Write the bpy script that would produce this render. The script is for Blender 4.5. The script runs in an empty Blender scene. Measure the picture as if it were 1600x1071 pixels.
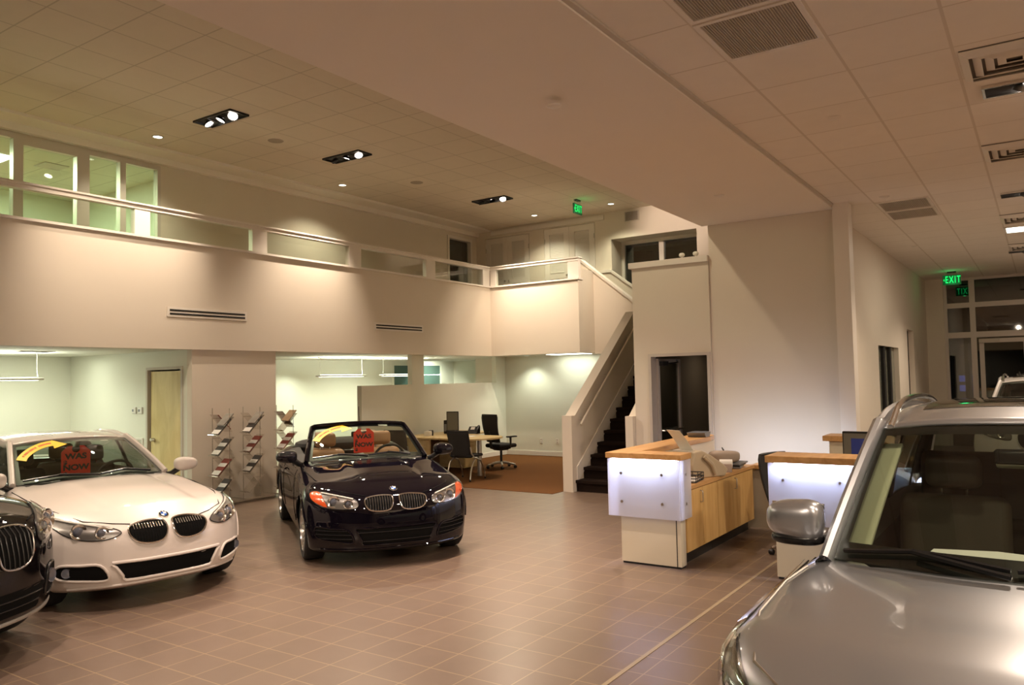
import bpy, bmesh, math, random
import numpy as np
from mathutils import Vector, Matrix, Euler
random.seed(7)
SC = bpy.context.scene
COL = SC.collection
PI = math.pi

# ------------------------------------------------------------------ materials
def mat(name, col, rough=.5, metal=0., coat=0., emis=None, es=0., noise=0., nscale=20., bump=0., bscale=60., spec=.5, coat_rough=.03, alpha=1.):
    m = bpy.data.materials.new(name); m.use_nodes = True
    nt = m.node_tree; b = nt.nodes['Principled BSDF']
    b.inputs['Base Color'].default_value = (*col, 1)
    b.inputs['Roughness'].default_value = rough
    b.inputs['Metallic'].default_value = metal
    b.inputs['Coat Weight'].default_value = coat
    b.inputs['Coat Roughness'].default_value = coat_rough
    b.inputs['Specular IOR Level'].default_value = spec
    if emis:
        b.inputs['Emission Color'].default_value = (*emis, 1)
        b.inputs['Emission Strength'].default_value = es
    if noise or bump:
        tc = nt.nodes.new('ShaderNodeTexCoord')
        n = nt.nodes.new('ShaderNodeTexNoise'); n.inputs['Scale'].default_value = nscale
        n.inputs['Detail'].default_value = 5
        nt.links.new(tc.outputs['Object'], n.inputs['Vector'])
        if noise:
            mx = nt.nodes.new('ShaderNodeMix'); mx.data_type = 'RGBA'
            mx.inputs['A'].default_value = (*[c*(1-noise) for c in col], 1)
            mx.inputs['B'].default_value = (*[min(1, c*(1+noise)) for c in col], 1)
            nt.links.new(n.outputs['Fac'], mx.inputs['Factor'])
            nt.links.new(mx.outputs['Result'], b.inputs['Base Color'])
        if bump:
            n2 = nt.nodes.new('ShaderNodeTexNoise'); n2.inputs['Scale'].default_value = bscale
            nt.links.new(tc.outputs['Object'], n2.inputs['Vector'])
            bp = nt.nodes.new('ShaderNodeBump'); bp.inputs['Strength'].default_value = bump
            bp.inputs['Distance'].default_value = .01
            nt.links.new(n2.outputs['Fac'], bp.inputs['Height'])
            nt.links.new(bp.outputs['Normal'], b.inputs['Normal'])
    return m

def glass_mat(name, tint=(1, 1, 1), base=.06, power=4.):
    """thin pane: clear with grazing reflections"""
    m = bpy.data.materials.new(name); m.use_nodes = True
    nt = m.node_tree; nt.nodes.clear()
    out = nt.nodes.new('ShaderNodeOutputMaterial')
    tr = nt.nodes.new('ShaderNodeBsdfTransparent'); tr.inputs[0].default_value = (*tint, 1)
    gl = nt.nodes.new('ShaderNodeBsdfGlossy'); gl.inputs['Roughness'].default_value = .02
    gl.inputs['Color'].default_value = (1, 1, 1, 1)
    fr = nt.nodes.new('ShaderNodeLayerWeight'); fr.inputs['Blend'].default_value = .5
    pw = nt.nodes.new('ShaderNodeMath'); pw.operation = 'POWER'; pw.inputs[1].default_value = power
    ad = nt.nodes.new('ShaderNodeMath'); ad.operation = 'MULTIPLY_ADD'; ad.inputs[1].default_value = .8; ad.inputs[2].default_value = base
    mx = nt.nodes.new('ShaderNodeMixShader')
    nt.links.new(fr.outputs['Facing'], pw.inputs[0]); nt.links.new(pw.outputs[0], ad.inputs[0])
    nt.links.new(ad.outputs[0], mx.inputs[0]); nt.links.new(tr.outputs[0], mx.inputs[1]); nt.links.new(gl.outputs[0], mx.inputs[2])
    nt.links.new(mx.outputs[0], out.inputs[0])
    return m

def grid_mat(name, col, line, px, py, ox, oy, lw, rough, noise=.04, linedark=True, spec=.5, var=.0, bump=0., lw2=None):
    """tile grid in world/object metres: lines every px, py through ox, oy"""
    m = bpy.data.materials.new(name); m.use_nodes = True
    nt = m.node_tree; b = nt.nodes['Principled BSDF']; L = nt.links.new
    tc = nt.nodes.new('ShaderNodeTexCoord'); sp = nt.nodes.new('ShaderNodeSeparateXYZ')
    L(tc.outputs['Object'], sp.inputs[0])
    def mth(op, a, bb=None, c=None):
        n = nt.nodes.new('ShaderNodeMath'); n.operation = op
        for i, v in enumerate((a, bb, c)):
            if v is None: continue
            if isinstance(v, (int, float)): n.inputs[i].default_value = v
            else: L(v, n.inputs[i])
        return n.outputs[0]
    masks = []; cells = []
    for ax, p, o in (('X', px, ox), ('Y', py, oy)):
        v = mth('DIVIDE', mth('SUBTRACT', sp.outputs[ax], o), p)
        fl = mth('FLOOR', v); cells.append(fl)
        fr = mth('SUBTRACT', v, fl)
        d = mth('MULTIPLY', mth('MINIMUM', fr, mth('SUBTRACT', 1., fr)), p)
        masks.append(mth('LESS_THAN', d, lw if (ax == 'X' or lw2 is None) else lw2))
    mk = mth('MAXIMUM', masks[0], masks[1])
    cv = nt.nodes.new('ShaderNodeCombineXYZ'); L(cells[0], cv.inputs[0]); L(cells[1], cv.inputs[1])
    wn = nt.nodes.new('ShaderNodeTexWhiteNoise'); wn.noise_dimensions = '2D'; L(cv.outputs[0], wn.inputs['Vector'])
    ns = nt.nodes.new('ShaderNodeTexNoise'); ns.inputs['Scale'].default_value = 6.; ns.inputs['Detail'].default_value = 6
    L(tc.outputs['Object'], ns.inputs['Vector'])
    k = mth('ADD', mth('MULTIPLY', wn.outputs['Value'], var*2), mth('MULTIPLY_ADD', ns.outputs['Fac'], noise*2, 1-noise-var))
    base = nt.nodes.new('ShaderNodeVectorMath'); base.operation = 'SCALE'; base.inputs[0].default_value = col; L(k, base.inputs['Scale'])
    mx = nt.nodes.new('ShaderNodeMix'); mx.data_type = 'RGBA'
    L(mk, mx.inputs['Factor']); L(base.outputs[0], mx.inputs['A']); mx.inputs['B'].default_value = (*line, 1)
    L(mx.outputs['Result'], b.inputs['Base Color'])
    b.inputs['Roughness'].default_value = rough; b.inputs['Specular IOR Level'].default_value = spec
    if bump:
        bp = nt.nodes.new('ShaderNodeBump'); bp.inputs['Strength'].default_value = bump; bp.inputs['Distance'].default_value = .004; bp.invert = True
        L(mk, bp.inputs['Height']); L(bp.outputs[0], b.inputs['Normal'])
    return m

def wood_mat(name, c1, c2, scale=3., rough=.4, axis='Z', stretch=8.):
    m = bpy.data.materials.new(name); m.use_nodes = True
    nt = m.node_tree; b = nt.nodes['Principled BSDF']; L = nt.links.new
    tc = nt.nodes.new('ShaderNodeTexCoord'); mp = nt.nodes.new('ShaderNodeMapping')
    s = [scale*stretch]*3; s['XYZ'.index(axis)] = scale
    mp.inputs['Scale'].default_value = s
    n = nt.nodes.new('ShaderNodeTexNoise'); n.inputs['Scale'].default_value = 1.; n.inputs['Detail'].default_value = 6; n.inputs['Distortion'].default_value = .6
    L(tc.outputs['Object'], mp.inputs[0]); L(mp.outputs[0], n.inputs['Vector'])
    r = nt.nodes.new('ShaderNodeValToRGB'); r.color_ramp.elements[0].position = .35; r.color_ramp.elements[1].position = .65
    r.color_ramp.elements[0].color = (*c1, 1); r.color_ramp.elements[1].color = (*c2, 1)
    L(n.outputs['Fac'], r.inputs[0]); L(r.outputs[0], b.inputs['Base Color']); b.inputs['Roughness'].default_value = rough
    return m

def acrylic_mat(name, col, t=.55, tr=.3):
    m = bpy.data.materials.new(name); m.use_nodes = True
    nt = m.node_tree; nt.nodes.clear(); L = nt.links.new
    out = nt.nodes.new('ShaderNodeOutputMaterial')
    d = nt.nodes.new('ShaderNodeBsdfDiffuse'); d.inputs[0].default_value = (*col, 1)
    tl = nt.nodes.new('ShaderNodeBsdfTranslucent'); tl.inputs[0].default_value = (*col, 1)
    tp = nt.nodes.new('ShaderNodeBsdfTransparent'); gl = nt.nodes.new('ShaderNodeBsdfGlossy'); gl.inputs['Roughness'].default_value = .08
    m1 = nt.nodes.new('ShaderNodeMixShader'); m1.inputs[0].default_value = t; L(d.outputs[0], m1.inputs[1]); L(tl.outputs[0], m1.inputs[2])
    m2 = nt.nodes.new('ShaderNodeMixShader'); m2.inputs[0].default_value = tr; L(m1.outputs[0], m2.inputs[1]); L(tp.outputs[0], m2.inputs[2])
    m3 = nt.nodes.new('ShaderNodeMixShader'); m3.inputs[0].default_value = .06; L(m2.outputs[0], m3.inputs[1]); L(gl.outputs[0], m3.inputs[2])
    L(m3.outputs[0], out.inputs[0])
    return m

M = {}
M['wall'] = mat('wall_paint', (.73, .66, .56), .75, noise=.02, nscale=3, bump=.05, bscale=140)
M['office_wall'] = mat('office_wall_paint', (.76, .76, .66), .75, noise=.02, nscale=3, bump=.05, bscale=140)
M['trim'] = mat('trim_paint', (.80, .75, .68), .4)
M['floor'] = grid_mat('floor_tile', (.152, .108, .082), (.28, .205, .125), .2985, .305, 3.08, 4.895, .0042, .30, noise=.10, var=.05, spec=.5, lw2=.0042)
M['carpet'] = mat('brown_carpet', (.135, .058, .018), .95, noise=.30, nscale=90, bump=.6, bscale=400, spec=.1)
M['stair_carpet'] = mat('dark_stair_carpet', (.020, .012, .009), .95, noise=.4, nscale=120, bump=.5, bscale=300, spec=.1)
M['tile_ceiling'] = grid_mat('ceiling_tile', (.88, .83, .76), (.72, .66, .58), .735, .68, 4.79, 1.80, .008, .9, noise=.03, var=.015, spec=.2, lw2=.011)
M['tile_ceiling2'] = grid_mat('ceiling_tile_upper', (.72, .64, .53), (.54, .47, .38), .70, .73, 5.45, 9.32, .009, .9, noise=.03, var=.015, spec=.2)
M['soffit'] = mat('soffit_paint', (.88, .82, .74), .85, noise=.02, nscale=2)
M['office_ceiling'] = mat('office_ceiling_paint', (.76, .76, .68), .85)
M['dark'] = mat('dark_gap', (.012, .011, .010), .7)
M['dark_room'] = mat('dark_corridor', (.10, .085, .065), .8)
M['night'] = mat('night_backdrop', (.006, .007, .006), .6)
M['black'] = mat('black_plastic', (.012, .012, .013), .45)
M['black_fab'] = mat('black_fabric', (.012, .012, .013), .9, noise=.3, nscale=200)
M['mesh_fab'] = mat('black_mesh', (.022, .021, .020), .85, noise=.3, nscale=150)
M['chrome'] = mat('chrome', (.75, .73, .70), .12, metal=1.)
M['steel'] = mat('brushed_steel', (.55, .52, .48), .3, metal=1.)
M['silver'] = mat('silver_paint', (.45, .44, .42), .35, metal=.8)
M['alu'] = mat('aluminium_frame', (.62, .56, .50), .45, metal=.2)
M['maple'] = wood_mat('maple', (.66, .40, .14), (.76, .50, .20), 2.2, .35, 'Z', 7)
M['maple_x'] = wood_mat('maple_edge', (.55, .30, .11), (.68, .40, .17), 2.2, .35, 'X', 7)
M['door_wood'] = wood_mat('birch_door', (.64, .50, .22), (.78, .64, .32), 1.6, .4, 'Z', 3)
M['desk_wood'] = wood_mat('desk_maple', (.62, .47, .22), (.72, .57, .30), 2, .35, 'X', 6)
M['cream'] = mat('cream_laminate', (.72, .66, .52), .25)
M['acrylic'] = acrylic_mat('frosted_acrylic', (.84, .86, .97), .55, .22)
M['clear'] = glass_mat('clear_acrylic', (.86, .84, .80), .20, 2.)
M['pane'] = glass_mat('window_pane', (.86, .93, .88), .05)
M['rail_pane'] = glass_mat('railing_pane', (.93, .95, .92), .04)
M['night_pane'] = glass_mat('night_pane', (.5, .55, .52), .10, 3.)
M['lamp_warm'] = mat('lamp_glow_warm', (1, 1, 1), .5, emis=(1, .86, .74), es=22.)
M['lamp_white'] = mat('lamp_glow_white', (1, 1, 1), .5, emis=(1, .97, .86), es=9.)
M['lamp_cool'] = mat('lamp_glow_cool', (1, 1, 1), .5, emis=(.72, .80, 1), es=9.)
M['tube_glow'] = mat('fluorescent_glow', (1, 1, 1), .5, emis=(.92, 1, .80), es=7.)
M['troffer_glow'] = mat('troffer_glow', (1, 1, 1), .5, emis=(.95, 1, .86), es=5.)
M['down_glow'] = mat('downlight_glow', (1, 1, 1), .5, emis=(.98, 1, .84), es=5.)
M['exit_green'] = mat('exit_green', (.0, .5, .1), .5, emis=(.01, 1., .20), es=.95)
M['exit_box'] = mat('exit_panel_green', (.01, .09, .03), .3, emis=(.0, .3, .07), es=.12)
M['grille'] = mat('grille_grey', (.58, .53, .46), .6)
M['beige'] = mat('beige_plastic', (.52, .43, .30), .45)
M['paper'] = mat('white_paper', (.82, .81, .77), .7)
M['grey_pl'] = mat('grey_plastic', (.22, .23, .25), .5)
M['taupe'] = mat('taupe_cover', (.33, .27, .22), .7)
M['screen'] = mat('monitor_screen', (.01, .012, .02), .15, emis=(.07, .08, .28), es=.22)
M['screen_off'] = mat('grey_screen', (.15, .15, .125), .45)
M['teal'] = mat('teal_night_glass', (.10, .17, .15), .15)
M['white_pl'] = mat('white_plastic', (.78, .76, .70), .4)
M['blue_tile'] = mat('outside_blue_signs', (.01, .02, .2), .4, emis=(.08, .14, .75), es=.55)

# ------------------------------------------------------------------ mesh builder
class MB:
    def __init__(s): s.V = []; s.F = []; s.mi = []
    def add(s, V, F, mi=0, mtx=None):
        o = len(s.V)
        for v in V:
            s.V.append(tuple(mtx @ Vector(v)) if mtx is not None else tuple(v))
        for f in F: s.F.append([o+i for i in f]); s.mi.append(mi)
        return s
    def box(s, a, b, mi=0, mtx=None):
        x0, y0, z0 = [min(p, q) for p, q in zip(a, b)]; x1, y1, z1 = [max(p, q) for p, q in zip(a, b)]
        V = [(x0,y0,z0),(x1,y0,z0),(x1,y1,z0),(x0,y1,z0),(x0,y0,z1),(x1,y0,z1),(x1,y1,z1),(x0,y1,z1)]
        return s.add(V, [(3,2,1,0),(4,5,6,7),(0,1,5,4),(1,2,6,5),(2,3,7,6),(3,0,4,7)], mi, mtx)
    def cbox(s, c, d, mi=0, mtx=None):
        return s.box([c[i]-d[i]/2 for i in range(3)], [c[i]+d[i]/2 for i in range(3)], mi, mtx)
    def rbox(s, c, d, r=.02, seg=3, mi=0, rot=(0,0,0)):
        bm = bmesh.new(); bmesh.ops.create_cube(bm, size=1)
        for v in bm.verts: v.co = Vector((v.co.x*d[0], v.co.y*d[1], v.co.z*d[2]))
        bmesh.ops.bevel(bm, geom=bm.edges[:], offset=min(r, min(d)*.49), segments=seg, profile=.5, affect='EDGES')
        mt = Matrix.Translation(c) @ Euler(rot).to_matrix().to_4x4()
        bm.verts.index_update()
        s.add([v.co[:] for v in bm.verts], [[v.index for v in f.verts] for f in bm.faces], mi, mt); bm.free(); return s
    def tube(s, pts, r, n=10, closed=False, mi=0, caps=True, ry=None, up=(0,0,1)):
        P = [Vector(p) for p in pts]; N = len(P); o = len(s.V); rr = r if hasattr(r, '__len__') else [r]*N
        prev = None
        for i, p in enumerate(P):
            if closed: t = P[(i+1) % N]-P[i-1]
            else: t = P[min(i+1, N-1)]-P[max(i-1, 0)]
            if t.length < 1e-9: t = Vector((0,0,1))
            t.normalize()
            u = Vector(up) if prev is None else prev
            if abs(t.dot(u)) > .98 and prev is None: u = Vector((1,0,0))
            a = (u - t*u.dot(t)).normalized(); b = t.cross(a); prev = a
            for k in range(n):
                an = 2*PI*k/n; s.V.append(tuple(p + a*math.cos(an)*(ry if ry else rr[i]) + b*math.sin(an)*rr[i]))
        m = N if closed else N-1
        for i in range(m):
            for k in range(n):
                A = o+i*n; B = o+((i+1) % N)*n
                s.F.append([A+k, A+(k+1) % n, B+(k+1) % n, B+k]); s.mi.append(mi)
        if caps and not closed:
            s.F.append([o+k for k in range(n)][::-1]); s.mi.append(mi); s.F.append([o+(N-1)*n+k for k in range(n)]); s.mi.append(mi)
        return s
    def cyl(s, a, b, r, n=16, mi=0): return s.tube([a, b], r, n, False, mi)
    def lathe(s, prof, n=24, mi=0, mtx=None, closed=False):
        """prof: (r, z) around local z"""
        V = []; F = []; k = len(prof)
        for i in range(n):
            a = 2*PI*i/n
            for r, z in prof: V.append((r*math.cos(a), r*math.sin(a), z))
        for i in range(n):
            j = (i+1) % n
            for q in range(k if closed else k-1):
                q2 = (q+1) % k
                F.append([i*k+q, j*k+q, j*k+q2, i*k+q2])
        return s.add(V, F, mi, mtx)
    def prism(s, poly, d0, d1, axis='Z', mi=0, mtx=None):
        """poly 2d; axis Z:(x,y), Y:(x,z), X:(y,z)"""
        def P(p, d): return {'Z': (p[0], p[1], d), 'Y': (p[0], d, p[1]), 'X': (d, p[0], p[1])}[axis]
        n = len(poly); V = [P(p, d0) for p in poly]+[P(p, d1) for p in poly]
        F = [list(range(n))[::-1], list(range(n, 2*n))]+[[i, (i+1) % n, n+(i+1) % n, n+i] for i in range(n)]
        return s.add(V, F, mi, mtx)
    def grid(s, fn, nu, nv, mi=0, wrap=False):
        o = len(s.V)
        for j in range(nv+1):
            for i in range(nu+1): s.V.append(tuple(fn(i/nu, j/nv)))
        for j in range(nv):
            for i in range(nu):
                a = o+j*(nu+1)+i; s.F.append([a, a+1, a+nu+2, a+nu+1]); s.mi.append(mi)
        return s
    def sell(s, c, rad, e1=1., e2=1., nu=24, nv=14, mi=0, fn=None, rot=(0,0,0)):
        """superellipsoid"""
        def pw(v, e): return math.copysign(abs(v)**e, v)
        V = []; F = []
        for j in range(nv+1):
            ph = -PI/2+PI*j/nv
            for i in range(nu):
                th = 2*PI*i/nu
                p = (pw(math.cos(ph), e1)*pw(math.cos(th), e2), pw(math.cos(ph), e1)*pw(math.sin(th), e2), pw(math.sin(ph), e1))
                if fn: p = fn(*p)
                V.append((p[0]*rad[0], p[1]*rad[1], p[2]*rad[2]))
        for j in range(nv):
            for i in range(nu):
                a = j*nu+i; b = j*nu+(i+1) % nu; F.append([a, b, b+nu, a+nu])
        return s.add(V, F, mi, Matrix.Translation(c) @ Euler(rot).to_matrix().to_4x4())
    def build(s, name, m, parent=None, smooth=False, ang=35, bevel=0., solid=0., loc=None, merge=False):
        me = bpy.data.meshes.new(name); me.from_pydata(s.V, [], s.F); 
        for mm in (m if isinstance(m, (list, tuple)) else [m]): me.materials.append(M[mm] if isinstance(mm, str) else mm)
        if len(me.materials) > 1: me.polygons.foreach_set('material_index', s.mi)
        bm = bmesh.new(); bm.from_mesh(me)
        if merge: bmesh.ops.remove_doubles(bm, verts=bm.verts[:], dist=1e-5)
        if not solid or merge: bmesh.ops.recalc_face_normals(bm, faces=bm.faces[:])
        if bevel: 
            eds = [e for e in bm.edges if len(e.link_faces) == 2 and e.calc_face_angle(0) > .6]
            bmesh.ops.bevel(bm, geom=eds, offset=bevel, segments=2, profile=.5, affect='EDGES')
        bm.to_mesh(me); bm.free()
        if smooth:
            me.polygons.foreach_set('use_smooth', [True]*len(me.polygons)); me.set_sharp_from_angle(angle=math.radians(ang))
        me.update()
        o = bpy.data.objects.new(name, me); COL.objects.link(o)
        if solid:
            md = o.modifiers.new('thickness', 'SOLIDIFY'); md.thickness = solid; md.offset = 0
        if parent: o.parent = parent
        if loc: o.location = loc
        return o

def tag(o, label=None, cat=None, group=None, kind=None):
    if label: o['label'] = label
    if cat: o['category'] = cat
    if group: o['group'] = group
    if kind or label: o['kind'] = kind or 'thing'
    return o
def thing(name, label, cat, loc=(0,0,0), rz=0, group=None):
    o = bpy.data.objects.new(name, None); COL.objects.link(o); o.location = loc; o.rotation_euler = (0,0,rz); o.empty_display_size = .1
    return tag(o, label, cat, group)
def struct(name, mb, m, parent=None, **k):
    o = mb.build(name, m, parent, **k)
    if parent is None: o['kind'] = 'structure'
    return o
def sbox(name, a, b, m, parent=None, **k): return struct(name, MB().box(a, b), m, parent, **k)
def copy_tree(o, parent=None):
    c = o.copy(); COL.objects.link(c)
    if parent: c.parent = parent
    for ch in list(o.children): copy_tree(ch, c)
    return c
def text_mesh(txt, size, depth=.002, bold=False, align='CENTER', squash=1., space=1.):
    cu = bpy.data.curves.new('t', 'FONT'); cu.body = txt; cu.size = size; cu.extrude = depth; cu.align_x = align; cu.align_y = 'CENTER'; cu.space_character = space
    if bold: cu.offset = size*(.03 if bold is True else bold)
    ob = bpy.data.objects.new('t', cu); COL.objects.link(ob)
    dg = bpy.context.evaluated_depsgraph_get(); me = bpy.data.meshes.new_from_object(ob.evaluated_get(dg))
    V = [(v.co.x*squash, v.co.y, v.co.z) for v in me.vertices]; F = [list(p.vertices) for p in me.polygons]
    bpy.data.objects.remove(ob); bpy.data.curves.remove(cu); bpy.data.meshes.remove(me)
    return V, F
def lamp(kind, name, loc, energy, col, target=None, size=.05, angle=60, blend=.6, sx=None, sy=None, parent=None):
    l = bpy.data.lights.new(name, kind); l.energy = energy; l.color = col
    o = bpy.data.objects.new(name, l); COL.objects.link(o); o.location = loc
    if kind == 'SPOT': l.spot_size = math.radians(angle); l.spot_blend = blend; l.shadow_soft_size = size
    elif kind == 'POINT': l.shadow_soft_size = size
    elif kind == 'AREA':
        l.shape = 'RECTANGLE'; l.size = sx or size; l.size_y = sy or size
    if target is not None:
        o.rotation_euler = (Vector(target)-Vector(loc)).to_track_quat('-Z', 'Y').to_euler()
    return o
def frame_rect(mb, axis, u0, u1, v0, v1, d0, d1, w, mi=0):
    """rectangular frame (4 bars); axis = normal axis; (u,v) = other two"""
    def bx(a0, a1, b0, b1):
        if axis == 'Y': mb.box((a0, d0, b0), (a1, d1, b1), mi)
        elif axis == 'X': mb.box((d0, a0, b0), (d1, a1, b1), mi)
        else: mb.box((a0, b0, d0), (a1, b1, d1), mi)
    bx(u0, u0+w, v0, v1); bx(u1-w, u1, v0, v1); bx(u0+w, u1-w, v0, v0+w); bx(u0+w, u1-w, v1-w, v1)
    return mb
WARM = (1., .76, .53); WARM2 = (1., .80, .61); PINK = (1., .77, .62); OFFICE = (.95, 1., .80); COOL = (.55, .64, 1.)
# ================================================================== SETTING
YB, XE, ZC = 12.7, 17.2, 5.9
sbox('floor', (-6,-7,-.1), (23,15,0), 'floor')
mb = MB(); mb.prism([(10.88,6.62),(16.2,6.62),(16.2,11.15),(10.88,11.15)], -.02, .006); mb.box((8.96,11.15,-.02),(18.5,14.6,.006))
struct('floor_carpet', mb, 'carpet')
struct('floor_joint', MB().box((-6,2.262,-.02),(11.3,2.292,.003)), mat('joint_strip', (.30,.235,.15), .4))
# ceilings
struct('ceiling', MB().box((-6,-7,4.12),(22.3,2.285,4.22)).box((11.5,2.285,4.12),(22.3,2.5,4.22)), 'tile_ceiling')
sbox('ceiling_soffit', (-6,2.285,4.085), (11.32,4.16,6.0), 'soffit')
sbox('trim_1', (-6,2.245,4.10), (11.09,2.2849,4.119), 'grille')
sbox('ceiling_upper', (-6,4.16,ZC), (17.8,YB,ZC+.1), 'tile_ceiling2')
sbox('trim_2', (-6,YB-.5,ZC-.05), (XE-.001,YB-.001,ZC-.0005), 'soffit')
sbox('trim_3', (-6,YB-.10,ZC-.16), (XE-.002,YB-.0005,ZC-.051), 'soffit')
# mezzanine
sbox('ceiling_mezzanine', (-6,11.05,2.425), (18.5,14.6,2.6), 'office_ceiling')
sbox('ceiling_mezzanine_end', (15.43,8.63,2.425), (16.2,11.05,2.6), 'office_ceiling')
sbox('floor_mezzanine', (-6,11.05,3.3), (XE+.3,YB+4,3.46), 'carpet')
sbox('floor_mezzanine_end', (15.43,8.63,3.3), (XE+.3,11.05,3.46), 'carpet')
sbox('wall_mezzanine', (-6,10.9,2.42), (15.28,11.05,4.05), 'wall')
mb = MB(); mb.box((15.28,8.5,2.42),(15.43,11.05,4.05))
struct('wall_mezzanine_end', mb, 'wall')
sbox('wall_mezzanine_return', (15.431,8.50,2.42), (16.06,8.62,4.30), 'wall')
sbox('trim_4', (-6,10.86,4.05), (15.2399,11.09,4.085), 'trim')
sbox('trim_5', (15.24,8.48,4.05), (15.47,11.09,4.085), 'trim')
# upper walls
def wall_y(name, y0, y1, x0, x1, z0, z1, holes, m):
    """wall of constant y with rectangular openings (x0,x1,z0,z1)"""
    mb = MB(); xs = sorted({x0, x1, *[h[0] for h in holes], *[h[1] for h in holes]})
    for a, b in zip(xs, xs[1:]):
        hs = sorted([h for h in holes if h[0] <= a and h[1] >= b], key=lambda h: h[2]); z = z0
        for h in hs:
            if h[2] > z: mb.box((a,y0,z),(b,y1,h[2]))
            z = h[3]
        if z < z1: mb.box((a,y0,z),(b,y1,z1))
    return struct(name, mb, m)
def wall_x(name, x0, x1, y0, y1, z0, z1, holes, m):
    mb = MB(); ys = sorted({y0, y1, *[h[0] for h in holes], *[h[1] for h in holes]})
    for a, b in zip(ys, ys[1:]):
        hs = sorted([h for h in holes if h[0] <= a and h[1] >= b], key=lambda h: h[2]); z = z0
        for h in hs:
            if h[2] > z: mb.box((x0,a,z),(x1,b,h[2]))
            z = h[3]
        if z < z1: mb.box((x0,a,z),(x1,b,z1))
    return struct(name, mb, m)
wall_y('wall_upper', YB, YB+.12, -6, XE, 3.46, ZC, [(-5,7.90,3.46,5.72),(15.95,16.95,3.46,5.62)], 'wall')
# glazed office front on the mezzanine
w = struct('window_1', MB().box((-5,YB+.055,3.46),(7.9,YB+.062,5.72)), 'pane')
mb = MB()
for a, b in ((5.52,5.66),(6.46,6.66),(7.17,7.27),(7.84,7.899),(3.2,3.34),(1.2,1.34),(-1.2,-1.0),(-3.4,-3.2)): mb.box((a,YB-.02,3.47),(b,YB+.10,5.64))
mb.box((-5,YB-.02,5.64),(7.899,YB+.1,5.719)); mb.box((5.66,YB-.02,5.57),(6.46,YB+.1,5.64)); mb.box((5.66,YB-.0,3.47),(6.46,YB+.08,3.6)); mb.box((6.66,YB,3.47),(7.84,YB+.08,3.53))
mb.build('window_frame', 'alu', w)
mb = MB(); mb.tube([(5.72,YB-.05,4.34),(6.42,YB-.05,4.34)], .016); mb.tube([(5.15,YB-.05,3.6),(5.15,YB-.05,4.2),(5.19,YB-.05,4.32),(5.3,YB-.05,4.34),(5.5,YB-.05,4.34)], .016)
mb.build('push_bar', 'grille', w)
# office behind the glass
mb = MB(); mb.box((-5,16.5,3.46),(8.6,16.6,5.72)); mb.box((8.4,YB+.12,3.46),(8.6,16.5,5.72)); mb.box((-5.1,YB+.12,3.46),(-5,16.5,5.72))
struct('wall_upper_office', mb, 'office_wall')
sbox('ceiling_upper_office', (-5.1,YB+.12,5.72), (8.6,16.6,5.8), grid_mat('office_tile', (.72,.72,.60), (.5,.5,.4), .61, 1.22, 5.5, 12.8, .01, .9))
# dark doorway on the mezzanine
d = struct('door_1', MB().box((16.0,YB+.09,3.46),(16.9,YB+.11,5.56)), 'night_pane'); mb = MB()
frame_rect(mb, 'Y', 15.92, 16.97, 3.462, 5.65, YB-.02, YB+.13, .07); mb.build('door_frame', 'trim', d)
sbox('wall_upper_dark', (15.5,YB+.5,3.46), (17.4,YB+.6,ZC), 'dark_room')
# end wall upstairs with louvered closets and the window bay
bay = (6.45,8.62,2.2,5.22)
wall_x('wall_end', XE, XE+.12, 4.08, YB+.12, 0, ZC, [bay, (10.99,12.40,3.46,5.66),(9.06,10.54,3.46,5.70)], 'wall')
def louver_leaf(n, y0, y1, z0, z1, hinge):
    mb = MB(); w_ = .17*(y1-y0)+.03; x0, x1 = XE-.005, XE+.035
    frame_rect(mb, 'X', y0, y1, z0, z1, x0, x1, w_); mb.box((x0,y0+w_,z0+.92),(x1,y1-w_,z0+1.06))
    k = 0; z = z0+w_+.02
    while z < z1-w_-.02:
        if not (z0+.88 < z < z0+1.08): mb.add([(x0+.006,y0+w_,z-.018),(x0+.006,y1-w_,z-.018),(x0+.020,y1-w_,z+.020),(x0+.020,y0+w_,z+.020)], [(0,1,2,3)])
        z += .042
    mb.box((x1-.004,y0+w_,z0+w_),(x1+.004,y1-w_,z1-w_))
    o = struct('door_%d' % n, mb, 'trim')
    h = MB(); yy = y0+.012 if hinge < 0 else y1-.012
    for zz in (z0+.3, z1-.32): h.box((x0-.012,yy-.014,zz-.06),(x0,yy+.014,zz+.06))
    h.build('hinge', 'grille', o)
    yk = y1-.07 if hinge < 0 else y0+.07
    MB().sell((x0-.03,yk,z0+1.0),(.028,.028,.028),1,1,12,8).build('door_knob', 'steel', o, smooth=True)
for n, (a, b, hz, top) in enumerate(((11.70,12.39,1,5.65),(11.0,11.695,-1,5.65),(9.80,10.53,1,5.69),(9.07,9.795,-1,5.69))): louver_leaf(2+n, a, b, 3.465, top, hz)
sbox('trim_6', (XE-.03,8.8,ZC-.17), (XE-.0005,YB-.5,ZC-.0505), 'trim')
sbox('wall_end_closet', (XE+.5,8.9,3.46), (XE+.6,12.7,ZC), 'dark_room')
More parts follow.
